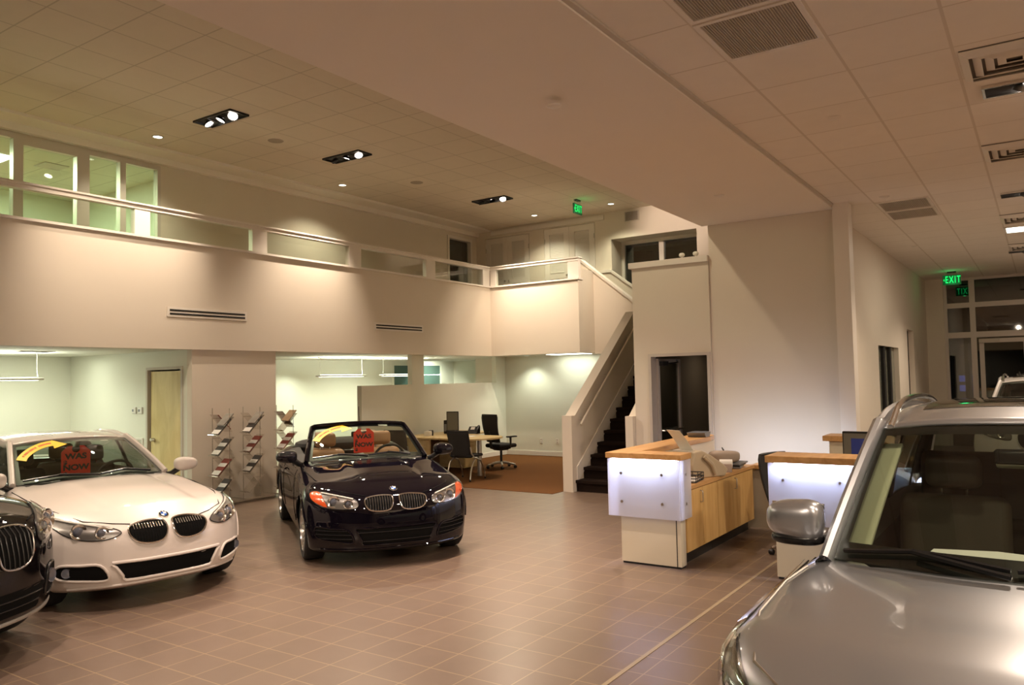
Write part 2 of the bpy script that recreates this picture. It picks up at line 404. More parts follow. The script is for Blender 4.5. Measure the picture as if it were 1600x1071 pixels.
# window bay above the stair landing
w = struct('window_2', MB().box((XE+.62,6.45,2.6),(XE+.63,8.62,5.22)), 'night_pane')
mb = MB(); frame_rect(mb, 'X', 6.45, 8.62, 2.6, 5.22, XE+.56, XE+.68, .08); mb.box((XE+.56,7.50,2.68),(XE+.68,7.62,5.14)); mb.build('window_frame', 'trim', w)
mb = MB(); mb.box((XE+.12,8.62,2.2),(XE+.7,8.74,5.34)); mb.box((XE+.12,6.33,2.2),(XE+.7,6.45,5.34)); mb.box((XE+.12,6.45,5.22),(XE+.7,8.62,5.34)); mb.box((XE+.12,6.45,2.2),(XE+.7,8.62,2.32))
struct('wall_bay', mb, 'wall')
mb = MB(); mb.box((XE+3,4,2),(XE+3.1,10,4.95)); struct('wall_outside_dark', mb, 'night')
sbox('ceiling_outside', (XE+.8,4,5.0), (XE+3.1,10,5.1), mat('outside_soffit', (.08,.11,.09), .8))
# end wall of the sales floor below the mezzanine
sbox('wall_office_end', (16.2,6.62,.006), (16.3,11.27,2.425), 'office_wall')
sbox('baseboard_end', (16.18,6.62,.006), (16.1995,11.148,.11), 'trim')
# half wall with openings into the back office
mb = MB(); mb.box((11.2,11.15,.006),(16.2,11.27,1.79)); mb.box((12.70,11.15,1.79),(13.09,11.27,2.425)); mb.box((15.80,11.15,1.79),(16.2,11.27,2.425))
struct('wall_half', mb, 'office_wall')
sbox('baseboard_half', (11.2,11.13,.006), (16.18,11.1495,.11), 'trim')
# back wall, wall core with the birch door
wall_y('wall_back', 14.6, 14.72, -6, 18.6, 0, 2.425, [(15.85,17.95,.9,2.35)], 'office_wall')
w = struct('window_3', MB().box((15.85,14.64,.9),(17.95,14.66,2.35)), 'teal'); mb = MB()
frame_rect(mb, 'Y', 15.85, 17.95, .9, 2.35, 14.59, 14.7, .05); mb.box((16.86,14.59,.95),(16.94,14.7,2.30)); mb.build('window_frame', 'office_wall', w)
MB().box((15.9,14.632,2.03),(17.9,14.639,2.045)).build('reflected_strip', 'tube_glow', w)  # emissive bar standing in for a lamp reflection in the glass
sbox('wall_office_far', (18.5,11.0,0), (18.6,14.6,2.425), 'office_wall')
mb = MB(); mb.box((7.34,10.95,0),(8.95,11.07,2.424)); mb.box((8.83,11.07,0),(8.95,14.6,2.424))
struct('wall_core', mb, 'wall')
wall_x('wall_core_left', 7.341, 7.46, 11.07, 14.6, 0, 2.4245, [(11.22,12.14,0,2.13)], 'office_wall')
d = struct('door_6', MB().box((7.37,11.26,.006),(7.41,12.10,2.10)), 'door_wood')
mb = MB(); frame_rect(mb, 'X', 11.18, 12.18, -.05, 2.17, 7.325, 7.43, .045); mb.build('door_frame', 'grille', d)
mb = MB(); mb.cyl((7.37,12.02,1.0),(7.31,12.02,1.0),.028); mb.tube([(7.32,12.02,1.0),(7.305,11.99,1.0),(7.305,11.90,1.0)], .011); mb.build('door_handle', 'steel', d, smooth=True)
for z in (.35, 1.0, 1.75): MB().box((7.355,11.245,z-.055),(7.372,11.272,z+.055)).build('hinge', 'black', d)
sbox('baseboard_core', (7.328,12.19,0), (7.3405,14.59,.10), 'trim')
# right-hand block: low panel with the corridor door, tall wall, column, side wall
wall_x('wall_panel', 11.30, 11.44, 4.075, 5.32, 0, 3.55, [(4.12,5.03,0,2.16)], 'wall')
sbox('trim_7', (11.26,4.076,3.55), (11.50,5.36,3.64), 'trim')
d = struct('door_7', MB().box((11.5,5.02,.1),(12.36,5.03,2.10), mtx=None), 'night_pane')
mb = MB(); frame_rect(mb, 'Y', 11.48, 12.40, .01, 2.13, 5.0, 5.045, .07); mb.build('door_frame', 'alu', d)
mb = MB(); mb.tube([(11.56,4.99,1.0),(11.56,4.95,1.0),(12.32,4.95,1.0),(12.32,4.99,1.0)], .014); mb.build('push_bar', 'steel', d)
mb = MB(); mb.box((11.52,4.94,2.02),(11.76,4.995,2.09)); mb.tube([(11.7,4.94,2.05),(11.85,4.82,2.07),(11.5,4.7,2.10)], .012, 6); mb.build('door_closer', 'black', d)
mb = MB(); frame_rect(mb, 'X', 4.085, 5.07, -.05, 2.20, 11.27, 11.46, .045); struct('trim_8', mb, 'alu')
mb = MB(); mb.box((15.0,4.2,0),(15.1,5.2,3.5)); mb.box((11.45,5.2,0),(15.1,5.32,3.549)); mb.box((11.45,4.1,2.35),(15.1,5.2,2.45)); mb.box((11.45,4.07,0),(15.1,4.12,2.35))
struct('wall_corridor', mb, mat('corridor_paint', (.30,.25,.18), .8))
sbox('ceiling_corridor_roof', (11.5,4.09,3.50), (XE,5.319,3.55), 'wall')
sbox('wall_tall', (11.33,2.27,0), (11.5,4.072,6.0), 'wall')
sbox('wall_tall_return', (11.5,3.95,2.46), (XE,4.07,6.0), 'wall')
sbox('wall_column', (11.10,2.07,0), (11.36,2.265,4.12), 'trim')
wall_y('wall_right_side', 2.39, 2.5, 11.5, 22.2, 0, 4.12, [(15.0,17.3,.95,2.32),(18.6,19.6,0,2.75)], 'wall')
sbox('trim_9', (18.6,2.52,0), (19.6,2.6,2.75), 'wall')
w = struct('window_4', MB().box((15.0,2.475,.95),(17.3,2.495,2.32)), mat('shade_glass', (.20,.20,.155), .2))
mb = MB()
for x in (15.02,15.72,16.42): mb.box((x,2.42,.95),(x+.17,2.474,2.32))
mb.build('window_slat', 'dark', w)
# far entrance wall
XW = 22.2
def gl(name, panes, frames, fm, extra=None):
    mb = MB()
    for (y0,y1,z0,z1) in panes: mb.box((XW+.03,y0,z0),(XW+.04,y1,z1))
    w = struct(name, mb, 'night_pane'); mb = MB()
    for (y0,y1,z0,z1) in frames: mb.box((XW-.04,y0,z0),(XW+.08,y1,z1))
    mb.build('window_frame', fm, w); return w
gl('window_5', [(-7,1.93,0,4.12)], [(1.93,2.0,0,4.12),(1.33,1.45,0,4.119),(-1.1,-.98,0,4.119),(-3.5,-3.38,0,4.119)]+[(a,b,z0,z1) for a,b in ((1.45,1.93),(-.98,1.33),(-3.38,-1.1),(-7,-3.5)) for z0,z1 in ((3.38,3.50),(2.64,2.78),(4.05,4.119))], 'alu')
mb = MB(); mb.box((XW-.1,2.0,0),(XW+.1,2.39,4.12)); struct('wall_far_pier', mb, 'wall')
d = struct('door_8', MB().box((XW+.0,.35,.1),(XW+.01,1.2,2.5)), 'night_pane'); mb = MB(); frame_rect(mb, 'X', .28, 1.28, 0, 2.6, XW-.05, XW+.05, .10); mb.build('door_frame', 'alu', d)
MB().box((XW-.12,.85,2.50),(XW-.05,1.28,2.60)).build('door_closer', 'grille', d)
MB().box((XW-.10,.3,1.02),(XW-.06,1.25,1.06)).build('push_bar', 'grille', d)
mb = MB(); mb.box((27,-9,-1),(27.1,6,6)); mb.box((22.4,-9,4.3),(27,6,4.4)); mb.box((22.4,5.9,0),(27,6,4.4)); struct('wall_outside_night', mb, 'night')
sbox('wall_outside_pier', (24.2,1.2,0), (24.5,1.75,3.0), mat('outside_pier', (.10,.12,.09), .8))
for y, yn in ((1.42,'right'),(1.72,'left')):
    for z, zn in ((1.55,'upper'),(1.30,'lower')): tag(MB().box((23.6,y,z),(23.63,y+.13,z+.16)).build('outside_sign', 'blue_tile'), 'small lit blue square outside the entrance pane, %s %s of four' % (zn, yn), 'sign', 'lit blue squares outside')
# enclosing walls out of frame
sbox('wall_front', (-6.1,-7,0), (-6,11.0,2.9), mat('front_glass_night', (.03,.028,.025), .25)); sbox('wall_front_upper', (-6.1,-7,2.9), (-6,11.0,6.0), 'wall')
sbox('wall_front_office', (-6.1,11.0,0), (-6,14.7,6.0), 'office_wall')
sbox('wall_right', (-6,-7.1,0), (22.2,-7,2.6), mat('right_glass_night', (.10,.085,.07), .3)); sbox('wall_right_upper', (-6,-7.1,2.6), (22.2,-7,4.12), 'wall')
mb = MB(); mb.box((XE-.2,4.07,ZC),(XE+.1,8,6)); 
# ------------------------------------------------------------------ staircase
st = thing('staircase', 'straight staircase with dark brown carpet treads between solid white guard walls', 'stairs', (11.2,5.9,0))
sx, sy = 11.2, 5.9
def L(x, y, z=0): return (x-sx, y-sy, z)
R_, T_ = .187, .25
for k in range(13):
    x = 11.32+T_*k; mb = MB()
    mb.prism([(x-.03-sx, R_*(k+1)), (x-.03-sx, R_*(k+1)-.045), (x-sx, R_*(k+1)-.055), (x-sx, R_*k), (x+T_+.02-sx, R_*k), (x+T_+.02-sx, R_*(k+1))], 5.46-sy, 6.42-sy, 'Y')
    mb.build('step', 'stair_carpet', st)
mb = MB()
mb.prism([(0,0),(0,1.24),(.12,1.24),(2.5,3.1),(3.6,3.1),(3.6,0)], 6.42-sy, 6.60-sy, 'Y'); mb.build('guard_wall', 'wall', st)
mb = MB(); mb.prism([(.14,.14),(.14,.40),(3.4,2.84),(3.4,2.58)], 6.405-sy, 6.4195-sy, 'Y'); mb.build('stringer', 'trim', st)
mb = MB(); mb.prism([(0,0),(0,1.24),(.14,1.24),(.85,1.80),(.85,0)], 5.325-sy, 5.455-sy, 'Y'); mb.build('guard_wall', 'wall', st)
mb = MB(); mb.tube([(.11,.41,1.09),(.15,.41,1.12),(3.0,.41,3.34)], .022, 12)
for t in (.06,.38,.7): 
    x = .13+2.87*t; z = 1.105+2.235*t; mb.tube([(x,.41,z-.01),(x,.43,z-.06),(x,.519,z-.06)], .009, 6)
mb.build('handrail', mat('satin_rail', (.78,.72,.64), .38, metal=.6), st, smooth=True)
# upper flight: guard wall with cap sloping down to the right, and the wall-side ledge
mb = MB(); mb.prism([(9.06,3.47),(9.06,4.54),(8.8,4.54),(5.4,1.82),(5.4,0),(6.61,0),(6.61,2.4),(8.62,2.4),(8.62,3.47)], 16.0, 16.12, 'X'); struct('wall_upper_flight', mb, 'wall')
mb = MB(); mb.prism([(9.10,4.54),(9.10,4.60),(8.8,4.60),(5.4,1.88),(5.4,1.82),(8.8,4.54)], 15.96, 16.16, 'X'); struct('trim_10', mb, 'trim')
mb = MB(); mb.prism([(8.95,4.40),(8.95,4.47),(8.62,4.47),(6.0,2.52),(6.0,2.45),(8.6,4.40)], XE-.12, XE-.001, 'X'); struct('trim_11', mb, 'trim')
mb = MB(); mb.prism([(8.95,3.46),(8.95,4.39),(8.6,4.39),(6.0,2.44),(6.0,2.2),(8.62,2.2)], XE-.10, XE-.002, 'X'); struct('wall_bay_apron', mb, 'wall')
# ------------------------------------------------------------------ mezzanine railing
ra = thing('mezzanine_railing', 'white mezzanine railing with glass panes along the balcony edge', 'railing', (5.0,10.98,4.085))
ox, oy, oz = 5.0, 10.98, 4.085
mb = MB(); mb.box((-11,-.06,.39),(10.40,.06,.45)); mb.box((-11,-.085,.45),(10.42,.085,.475)); mb.build('top_rail', 'trim', ra)
mb = MB(); mb.box((10.30,-2.48,.39),(10.42,-.0601,.45)); mb.box((10.275,-2.50,.45),(10.445,-.0851,.475)); mb.build('top_rail', 'trim', ra)
px_ = [(-3.0,-2.72),(-.9,-.62),(1.40,1.64),(3.47,3.77),(5.69,6.01),(7.97,8.27),(10.03,10.299)]
for a, b in px_: MB().box((a,-.05,0),(b,.05,.39)).build('post', 'trim', ra)
for a, b in ((-.22,-.06),(-2.48,-2.20)): MB().box((10.31,a,0),(10.41,b,.39)).build('post', 'trim', ra)
for a, b in zip(px_, px_[1:]): MB().box((a[1],-.006,.001),(b[0],.006,.389)).build('glass_pane', 'rail_pane', ra)
MB().box((10.354,-2.20,.001),(10.366,-.22,.389)).build('glass_pane', 'rail_pane', ra)
# slot vents in the parapet
for (x0, x1, z, lb) in ((6.93,8.28,2.985,'long white slot vent in the balcony front, left one above the brochure racks'), (11.36,12.74,2.96,'long white slot vent in the balcony front, right one above the convertible')):
    v = thing('slot_vent', lb, 'vent', ((x0+x1)/2,10.9,z), 0, 'slot vents in the balcony front'); h = (x1-x0)/2
    MB().box((-h-.04,-.012,-.075),(h+.04,0,.075)).build('frame', 'trim', v)
    for zz in (-.032,.022): MB().box((-h,-.016,zz-.012),(h,-.0121,zz+.016)).build('slot', 'dark', v)
v = thing('air_vent', 'small brown grille high on the end wall above the stair window', 'vent', (XE-.02,8.05,5.72))
MB().box((0,-.19,-.12),(.02,.19,.12)).build('frame', 'grille', v)
mb = MB()
for k in range(7): mb.box((-.012,-.16,-.09+.03*k-.008),(0,.16,-.09+.03*k+.004))
mb.build('louver', mat('vent_brown', (.16,.10,.07), .6), v)
# ================================================================== FIXTURES
def triple(loc, label, on, aims):
    """black recessed housing with adjustable lamps; on = which of the three burn"""
    t = thing('recessed_spotlight', label, 'ceiling light', loc, 0, 'recessed triple spotlights')
    mb = MB(); frame_rect(mb, 'Z', -.17, .17, -.45, .45, -.03, 0, .02); mb.box((-.15,-.43,-.006),(.15,.43,0)); mb.box((-.15,-.17,-.02),(.15,-.15,-.005)); mb.box((-.15,.15,-.02),(.15,.17,-.005)); mb.build('housing', 'black', t)
    for k in range(3):
        y = (-.29, 0, .29)[k]
        a = Vector(aims[k])-Vector((loc[0], loc[1]+y, loc[2])); a.normalize()
        mt = Matrix.Translation((0, y, -.03)) @ a.to_track_quat('-Z', 'Y').to_matrix().to_4x4()
        mb = MB(); mb.lathe([(.03,.03),(.062,.02),(.080,-.02),(.073,-.02),(.066,-.005)], 20, 0, mt); b = mb.build('lamp_head', 'black', t, smooth=True)
        mb = MB(); mb.lathe([(0,-.006),(.066,-.006)], 20, 0, mt); mb.build('lamp_lens', 'lamp_warm' if k in on else 'dark', b)
    return t
def spot_at(loc, y, target, e, ang=50, col=WARM2, size=.06, blend=.7):
    p = Vector((loc[0], loc[1]+y, loc[2]-.10)); a = (Vector(target)-p).normalized()
    return lamp('SPOT', 'spot_lamp', p+a*.06, e, col, target, size, ang, blend)
def down(loc, label, r=.085, glow='down_glow', group='round downlights'):
    t = thing('downlight', label, 'ceiling light', loc, 0, group)
    MB().lathe([(r*.8,-.001),(r*.86,-.012),(r*1.05,-.012),(r*1.1,0)], 24).build('trim_ring', 'grille' if glow != 'tube_glow' else 'white_pl', t, smooth=True)
    MB().lathe([(0,-.004),(r*.8,-.004)], 24).build('lamp_lens', glow, t); return t
fx = [((7.3,10.15,ZC), 'black triple spotlight in the upper ceiling, nearest of the visible row, all three lamps lit', (0,1,2)),
      ((9.9,10.15,ZC), 'black triple spotlight in the upper ceiling, middle of the visible row', (0,1)),
      ((14.3,10.1,ZC), 'black triple spotlight in the upper ceiling nearest the louvered closet doors', (0,1)),]
F_AIM = [[(4.0,6.0,0),(6.1,10.9,3.0),(9.2,7,0)], [(8.0,6.8,0),(9.6,10.9,3.2),(12,8,0)], [(11.0,7.6,0),(15.28,9.7,3.6),(15.3,9.3,3.2)]]
for (l, lb, on), am in zip(fx, F_AIM): triple(l, lb, on, am)
for l, lb in (((7.25,11.72,ZC),'small downlight in the upper ceiling above the glazed mezzanine office'),((11.3,11.72,ZC),'small downlight in the upper ceiling above the middle of the balcony'),
              ((16.35,10.28,ZC),'small downlight in the upper ceiling before the left louvered closet'),((16.4,8.2,ZC),'bright downlight in the upper ceiling beside the green exit sign')): down(l, lb)
for l, lb in (((8.55,10.42,ZC),'flat round ceiling speaker left of the middle triple spotlight'),((12.1,10.42,ZC),'flat round ceiling speaker between the middle and far triple spotlights')):
    o = MB().lathe([(0,-.006),(.12,-.006),(.13,0)], 24).build('ceiling_speaker', mat('speaker_grey', (.40,.33,.26), .8), loc=l); tag(o, lb, 'speaker', 'round ceiling speakers')
for l, lb in (((5.34,3.15,4.03),'round white sprinkler cap on the smooth soffit, near one'),((9.25,3.17,4.03),'round white sprinkler cap on the smooth soffit before the tall wall'),((7.35,1.45,4.12),'round white sprinkler cap in the right tile ceiling near the big return grille'),((11.1,1.62,4.12),'round white sprinkler cap in the tile ceiling before the far return grille'),((15.9,1.85,4.12),'round white sprinkler cap in the tile ceiling beyond the far return grille'),((19.6,1.7,4.12),'round white sprinkler cap in the tile ceiling by the exit sign')):
    o = MB().lathe([(0,-.012),(.05,-.012),(.062,-.004),(.062,0)], 20).build('ceiling_sprinkler', 'trim', loc=l, smooth=True); tag(o, lb, 'sprinkler', 'ceiling sprinkler caps')
# return grilles
def ret_grille(x0, x1, y0, y1, lb, n):
    g = thing('return_grille', lb, 'vent', ((x0+x1)/2,(y0+y1)/2,4.12), 0, 'return air grilles'); a, b = (x1-x0)/2, (y1-y0)/2
    mb = MB(); frame_rect(mb, 'Z', -a, a, -b, b, -.012, 0, .035); mb.build('frame', 'trim', g)
    mb = MB(); mb.box((-a+.035,-b+.035,-.002),(a-.035,b-.035,-.0005)); mb.build('back_plate', mat('grille_back', (.46,.41,.35), .8), g)
    mb = MB()
    for k in range(n):
        y = -b+.05+(2*b-.1)*k/(n-1); mb.add([(-a+.035,y-.006,-.010),(a-.035,y-.006,-.010),(a-.035,y+.004,-.003),(-a+.035,y+.004,-.003)], [(0,1,2,3)])
        mb.box((-a+.035,y-.007,-.0105),(a-.035,y-.002,-.004))
    mb.build('fin', 'grille', g)
ret_grille(4.82,5.53,1.13,1.79,'large return grille in the right tile ceiling, second from the frame edge',34)
ret_grille(4.08,4.79,1.13,1.79,'large return grille in the right tile ceiling cut by the top of the frame',34)
ret_grille(11.45,12.16,1.15,1.79,'left half of the pair of small return grilles before the column',26)
ret_grille(12.20,12.91,1.15,1.79,'right half of the pair of small return grilles before the column',26)
# square diffusers
def diffuser(x, y, lb):
    t = thing('ceiling_diffuser', lb, 'vent', (x,y,4.12), 0, 'square ceiling diffusers')
    MB().box((-.33,-.33,-.004),(.33,.33,0)).build('back_plate', mat('duct_dark', (.22,.19,.16), .8), t)
    for k in range(4):
        r = .33-.075*k; mb = MB(); q = r-.055; zz = -.05+.008*k
        V = [(sx_*r, sy_*r, -.012) for sx_, sy_ in ((-1,-1),(1,-1),(1,1),(-1,1))]+[(sx_*q, sy_*q, zz) for sx_, sy_ in ((-1,-1),(1,-1),(1,1),(-1,1))]
        mb.add(V, [(0,1,5,4),(1,2,6,5),(2,3,7,6),(3,0,4,7)]); mb.build('vane', 'trim', t, solid=.006)
for x, y, lb in ((6.70,.08,'square ceiling diffuser nearest the camera in the right ceiling'),(9.55,.10,'square ceiling diffuser second from the camera, before the narrow spotlights'),(13.9,.12,'square ceiling diffuser above the narrow troffer'),(17.2,.12,'square ceiling diffuser farthest along the right ceiling')): diffuser(x, y, lb)
def narrow(x, y, lb, lit=True):
    t = thing('recessed_spotlight', lb, 'ceiling light', (x,y,4.12), 0, 'narrow right-ceiling spotlights')
    mb = MB(); frame_rect(mb, 'Z', -.14, .14, -.42, .42, -.025, 0, .02); mb.build('housing', 'chrome', t); MB().box((-.12,-.4,-.006),(.12,.4,-.001)).build('back_plate', 'dark', t)
    for yy in (.12,-.18):
        mt = Matrix.Translation((0,yy,-.03)) @ Euler((.25,-.5,0)).to_matrix().to_4x4()
        b = MB().lathe([(.03,.025),(.075,.02),(.09,-.02),(.08,-.02)], 20, 0, mt).build('lamp_head', 'silver', t, smooth=True)
        MB().lathe([(0,-.012),(.08,-.012)], 20, 0, mt).build('lamp_lens', 'lamp_warm', b)
for x, y, lb in ((7.42,-.10,'narrow recessed spotlight by the near diffuser at the right frame edge'),(12.0,-.05,'narrow recessed spotlight second along the right ceiling'),(17.9,.05,'narrow recessed spotlight farthest along the right ceiling')): narrow(x, y, lb)
t = thing('ceiling_troffer', 'thin lit white ceiling troffer at the right frame edge beyond the second spotlight', 'ceiling light', (15.1,-.05,4.12))
MB().box((-.3,-.5,-.012),(.3,.5,0)).build('housing', 'trim', t); MB().box((-.25,-.46,-.016),(.25,.46,-.0121)).build('diffuser_panel', 'troffer_glow', t)
# exit signs
def exit_sign(loc, rz, lb, s=1., hang=.08, glow=None):
    t = thing('exit_sign', lb, 'sign', loc, rz); w, h = .33*s, .20*s
    MB().box((-.09,-.04,-.03),(.09,.04,0)).build('mount', 'black', t)
    mb = MB(); mb.cyl((-w*.35,0,-.03),(-w*.35,0,-hang),.006,6); mb.cyl((w*.35,0,-.03),(w*.35,0,-hang),.006,6); mb.build('bracket', 'grille', t)
    p = MB().box((-w/2,-.012,-hang-h),(w/2,.012,-hang)).build('sign_panel', 'exit_box', t)
    V, F = text_mesh('EXIT', h*1.0, .001, .012, squash=.56, space=1.28)
    mb = MB(); mb.add(V, F, 0, Matrix.Translation((.02*s,-.014,-hang-h/2)) @ Euler((PI/2,0,0)).to_matrix().to_4x4())
    mb.add([(-w*.46,-.014,-hang-h/2),(-w*.40,-.014,-hang-h/2+.03*s),(-w*.40,-.014,-hang-h/2-.03*s)], [(0,1,2)])
    mb.build('lettering', 'exit_green', p)
    mb = MB(); mb.add(V, F, 0, Matrix.Translation((0,.014,-hang-h/2)) @ Euler((PI/2,0,PI)).to_matrix().to_4x4()); mb.build('lettering', 'exit_green', p)
exit_sign((20.6,1.67,4.12), -PI/2, 'green EXIT sign hanging before the far entrance glass wall', 1.12)
exit_sign((15.55,8.62,ZC), 0., 'green exit sign hanging under the upper ceiling above the mezzanine by the louvered closets', 1.15, .10)
# lights under the mezzanine
def pendant(x0, x1, y, lb):
    t = thing('pendant_light', lb, 'pendant light', ((x0+x1)/2,y,2.425), 0, 'linear pendant lights'); h = (x1-x0)/2
    MB().rbox((0,0,-.41),(2*h,.17,.04),.018).build('lamp_shade', 'white_pl', t, smooth=True)
    MB().box((-h+.08,-.06,-.434),(h-.08,.06,-.4301)).build('tube_lamp', 'tube_glow', t)
    MB().box((-h+.1,-.05,-.389),(h-.1,.05,-.385)).build('uplight_strip', 'tube_glow', t)
    for s in (-1,1): MB().tube([(s*h*.93,0,-.40),(s*h*.90,0,-.30),(s*h*.90,0,0)], .006, 6).build('cable', 'white_pl', t)
    MB().lathe([(0,-.02),(.05,-.02),(.06,0)], 16, 0, Matrix.Translation((-h*.9,0,0))).build('canopy', 'white_pl', t)
    lamp('AREA', 'pendant_down', ((x0+x1)/2,y,1.97), PEND, OFFICE, ((x0+x1)/2,y,0), .1, sx=2*h-.2, sy=.12)
    lamp('AREA', 'pendant_up', ((x0+x1)/2,y,2.05), PEND*.9, OFFICE, ((x0+x1)/2,y,3), .1, sx=2*h-.2, sy=.1)
PEND = 34
pendant(11.75,13.15,13.0,'linear pendant light behind the half wall, above the convertible windscreen')
pendant(13.72,15.05,13.0,'linear pendant light behind the half wall, beside the wall post')
pendant(4.6,6.1,13.0,'linear pendant light in the left office above the white coupe')
t = thing('ceiling_troffer', 'lit square troffer under the end of the balcony', 'ceiling light', (15.75,9.05,2.425))
MB().box((-.28,-.5,-.012),(.28,.5,0)).build('housing', 'trim', t); MB().box((-.25,-.46,-.02),(.25,.46,-.0121)).build('diffuser_panel', 'troffer_glow', t)
lamp('AREA', 'troffer_lamp', (15.75,9.05,2.39), 5, OFFICE, (15.75,9.05,0), .1, sx=.5, sy=.9)
for l, lb in (((15.8,10.25,2.425),'round downlight under the balcony by the office end wall'),((12.2,14.1,2.425),'round downlight in the back office near the pillar'),((14.7,12.3,2.425),'round downlight behind the half wall post')): down(l, lb, .07, 'tube_glow', 'office downlights')
for x, y, lb in ((5.75,12.5,'dark square vent in the left office ceiling beside the pendant'),):
    v = thing('air_vent', lb, 'vent', (x,y,2.425)); MB().box((-.25,-.12,-.008),(.25,.12,0)).build('frame', 'trim', v)
    mb = MB(); [mb.box((-.22,-.10+.028*k,-.012),(.22,-.085+.028*k,-.0081)) for k in range(8)]; mb.build('louver', 'dark', v)
# upstairs office light panel + vent
t = thing('ceiling_troffer', 'lit square ceiling panel inside the glazed upstairs office', 'ceiling light', (5.5,14.35,5.72)); MB().box((-.6,-.35,-.02),(.6,.35,0)).build('diffuser_panel', 'troffer_glow', t)
lamp('AREA', 'office_panel', (5.5,14.35,5.68), 300, (.85, 1, .66), (5.5,14.35,0), .1, sx=1.2, sy=.7)
lamp('AREA', 'office_panel', (0.5,14.35,5.68), 260, (.85, 1, .66), (0.5,14.35,0), .1, sx=1.2, sy=.7)
v = tag(MB().box((6.55,13.9,5.705),(6.95,14.3,5.72)).build('ceiling_vent', 'grille'), 'grey vent in the ceiling of the glazed upstairs office', 'vent')
# wall plates and grille
for (y, z, lb) in ((12.52,1.47,'left of two small thermostats beside the birch door'),(12.34,1.47,'right of two small thermostats beside the birch door')):
    t = thing('thermostat', lb, 'thermostat', (7.341,y,z), 0, 'thermostats by the birch door'); MB().rbox((-.012,0,0),(.024,.11,.11),.008,2).build('cover', 'white_pl', t); MB().box((-.027,.0,-.02),(-.0241,.045,.02)).build('display', 'grey_pl', t)
for y, lb in ((10.13,'left wall outlet on the office end wall'),(9.68,'right wall outlet on the office end wall near the stairs')):
    t = thing('wall_outlet', lb, 'outlet', (16.2,y,.36), 0, 'wall outlets'); MB().rbox((-.006,0,0),(.012,.08,.125),.004,2).build('cover_plate', 'white_pl', t)
    for z in (-.03,.03): MB().box((-.0135,-.018,z-.016),(-.0121,.018,z+.016)).build('socket', 'grille', t)
v = thing('wall_grille', 'white louvered return grille low on the office wall behind the white coupe', 'vent', (7.341,12.6,.72))
mb = MB(); frame_rect(mb, 'X', -.33, .33, -.30, .30, -.015, 0, .03); mb.build('frame', 'trim', v); mb = MB()
for k in range(18): mb.box((-.012,-.3,-.26+.03*k-.006),(-.001,.3,-.26+.03*k+.006))
mb.build('louver', 'grille', v)
# ================================================================== BROCHURE RACKS
cov = [mat('brochure_cover_%s' % n, c, .35, noise=.5, nscale=9) for n, c in (('red',(.22,.04,.03)),('dark',(.05,.05,.05)),('grey',(.30,.28,.25)),('tan',(.34,.24,.15)))]
rk = [(7.62,10.62,'left'),(8.22,10.66,'middle'),(8.86,10.62,'right')]
lvl = ['topmost','second','third','lowest']
def plate(mb, x0, z0, x1, z1, y0, y1, th=.006):
    d = Vector((x1-x0, 0, z1-z0)).normalized(); nrm = Vector((-d.z, 0, d.x))*th
    mb.prism([(x0,z0),(x1,z1),(x1+nrm.x,z1+nrm.z),(x0+nrm.x,z0+nrm.z)], y0, y1, 'Y')
for ri, (x, y, nm) in enumerate(rk):
    t = thing('brochure_rack', 'clear zigzag acrylic brochure rack, %s of the three by the wall core' % nm, 'brochure rack', (x,y,0), 0, 'zigzag brochure racks')
    mb = MB(); mb.box((-.27,-.23,.05),(.27,.23,.075)); mb.build('base', 'clear', t)
    for sx_ in (-.22,.22): MB().cyl((sx_,0,0),(sx_,0,.05),.03,12).build('foot', 'clear', t)
    for sy_ in (-.212,.212): MB().cyl((0,sy_,.075),(0,sy_,1.50),.007,8).build('rod', 'clear', t)
    for k in range(4):
        z = 1.18-.31*k
        mb = MB(); plate(mb, -.19, z-.10, .10, z+.18, -.20, -.008); plate(mb, -.24, z-.08, -.19, z-.10, -.20, -.008, .01); o = mb.build('shelf', 'clear', t)
        mb = MB(); plate(mb, -.06, z+.22, .21, z-.06, .008, .20); mb.build('shelf', 'clear', t)
    which = {0: [(0,1,'dark'),(0,-1,'red'),(1,1,'dark'),(2,1,'red'),(3,1,'dark'),(0,2,'grey')], 1: [(0,2,'grey'),(0,1,'dark'),(1,1,'red'),(2,1,'dark')], 2: [(0,2,'tan'),(0,-1,'grey'),(1,1,'red'),(2,1,'dark'),(3,1,'tan')]}[ri]
    for (k, sd, cn) in which:
        z = 1.18-.31*k; mb = MB(); tilt = 'left-leaning' if sd > 0 else 'right-leaning'
        if sd == 1: plate(mb, -.180, z-.073, .055, z+.154, -.195, -.015, .010); nm2 = 'brochure with a car photo on the %s %s shelf of the %s rack' % (lvl[k], tilt, nm)
        elif sd == 2: plate(mb, -.075, z+.058, .10, z+.227, -.19, -.012, .014); nm2 = 'pale magazine lying high on the top shelf of the %s rack' % nm
        else: plate(mb, -.035, z+.212, .19, z-.022, .015, .19, .012); nm2 = 'brochure on the %s %s shelf of the %s rack' % (lvl[k], tilt, nm)
        b = thing('brochure', nm2, 'brochure', (x,y,0), 0, 'brochures in the acrylic racks')
        mb.build('cover', cov[['red','dark','grey','tan'].index(cn)], b)
        if sd == 1:
            m2 = MB(); plate(m2, -.186, z-.063, -.126, z-.005, -.19, -.02, .004); plate(m2, -.07, z+.049, -.02, z+.0975, -.19, -.02, .004); m2.build('white_margin', 'paper', b)
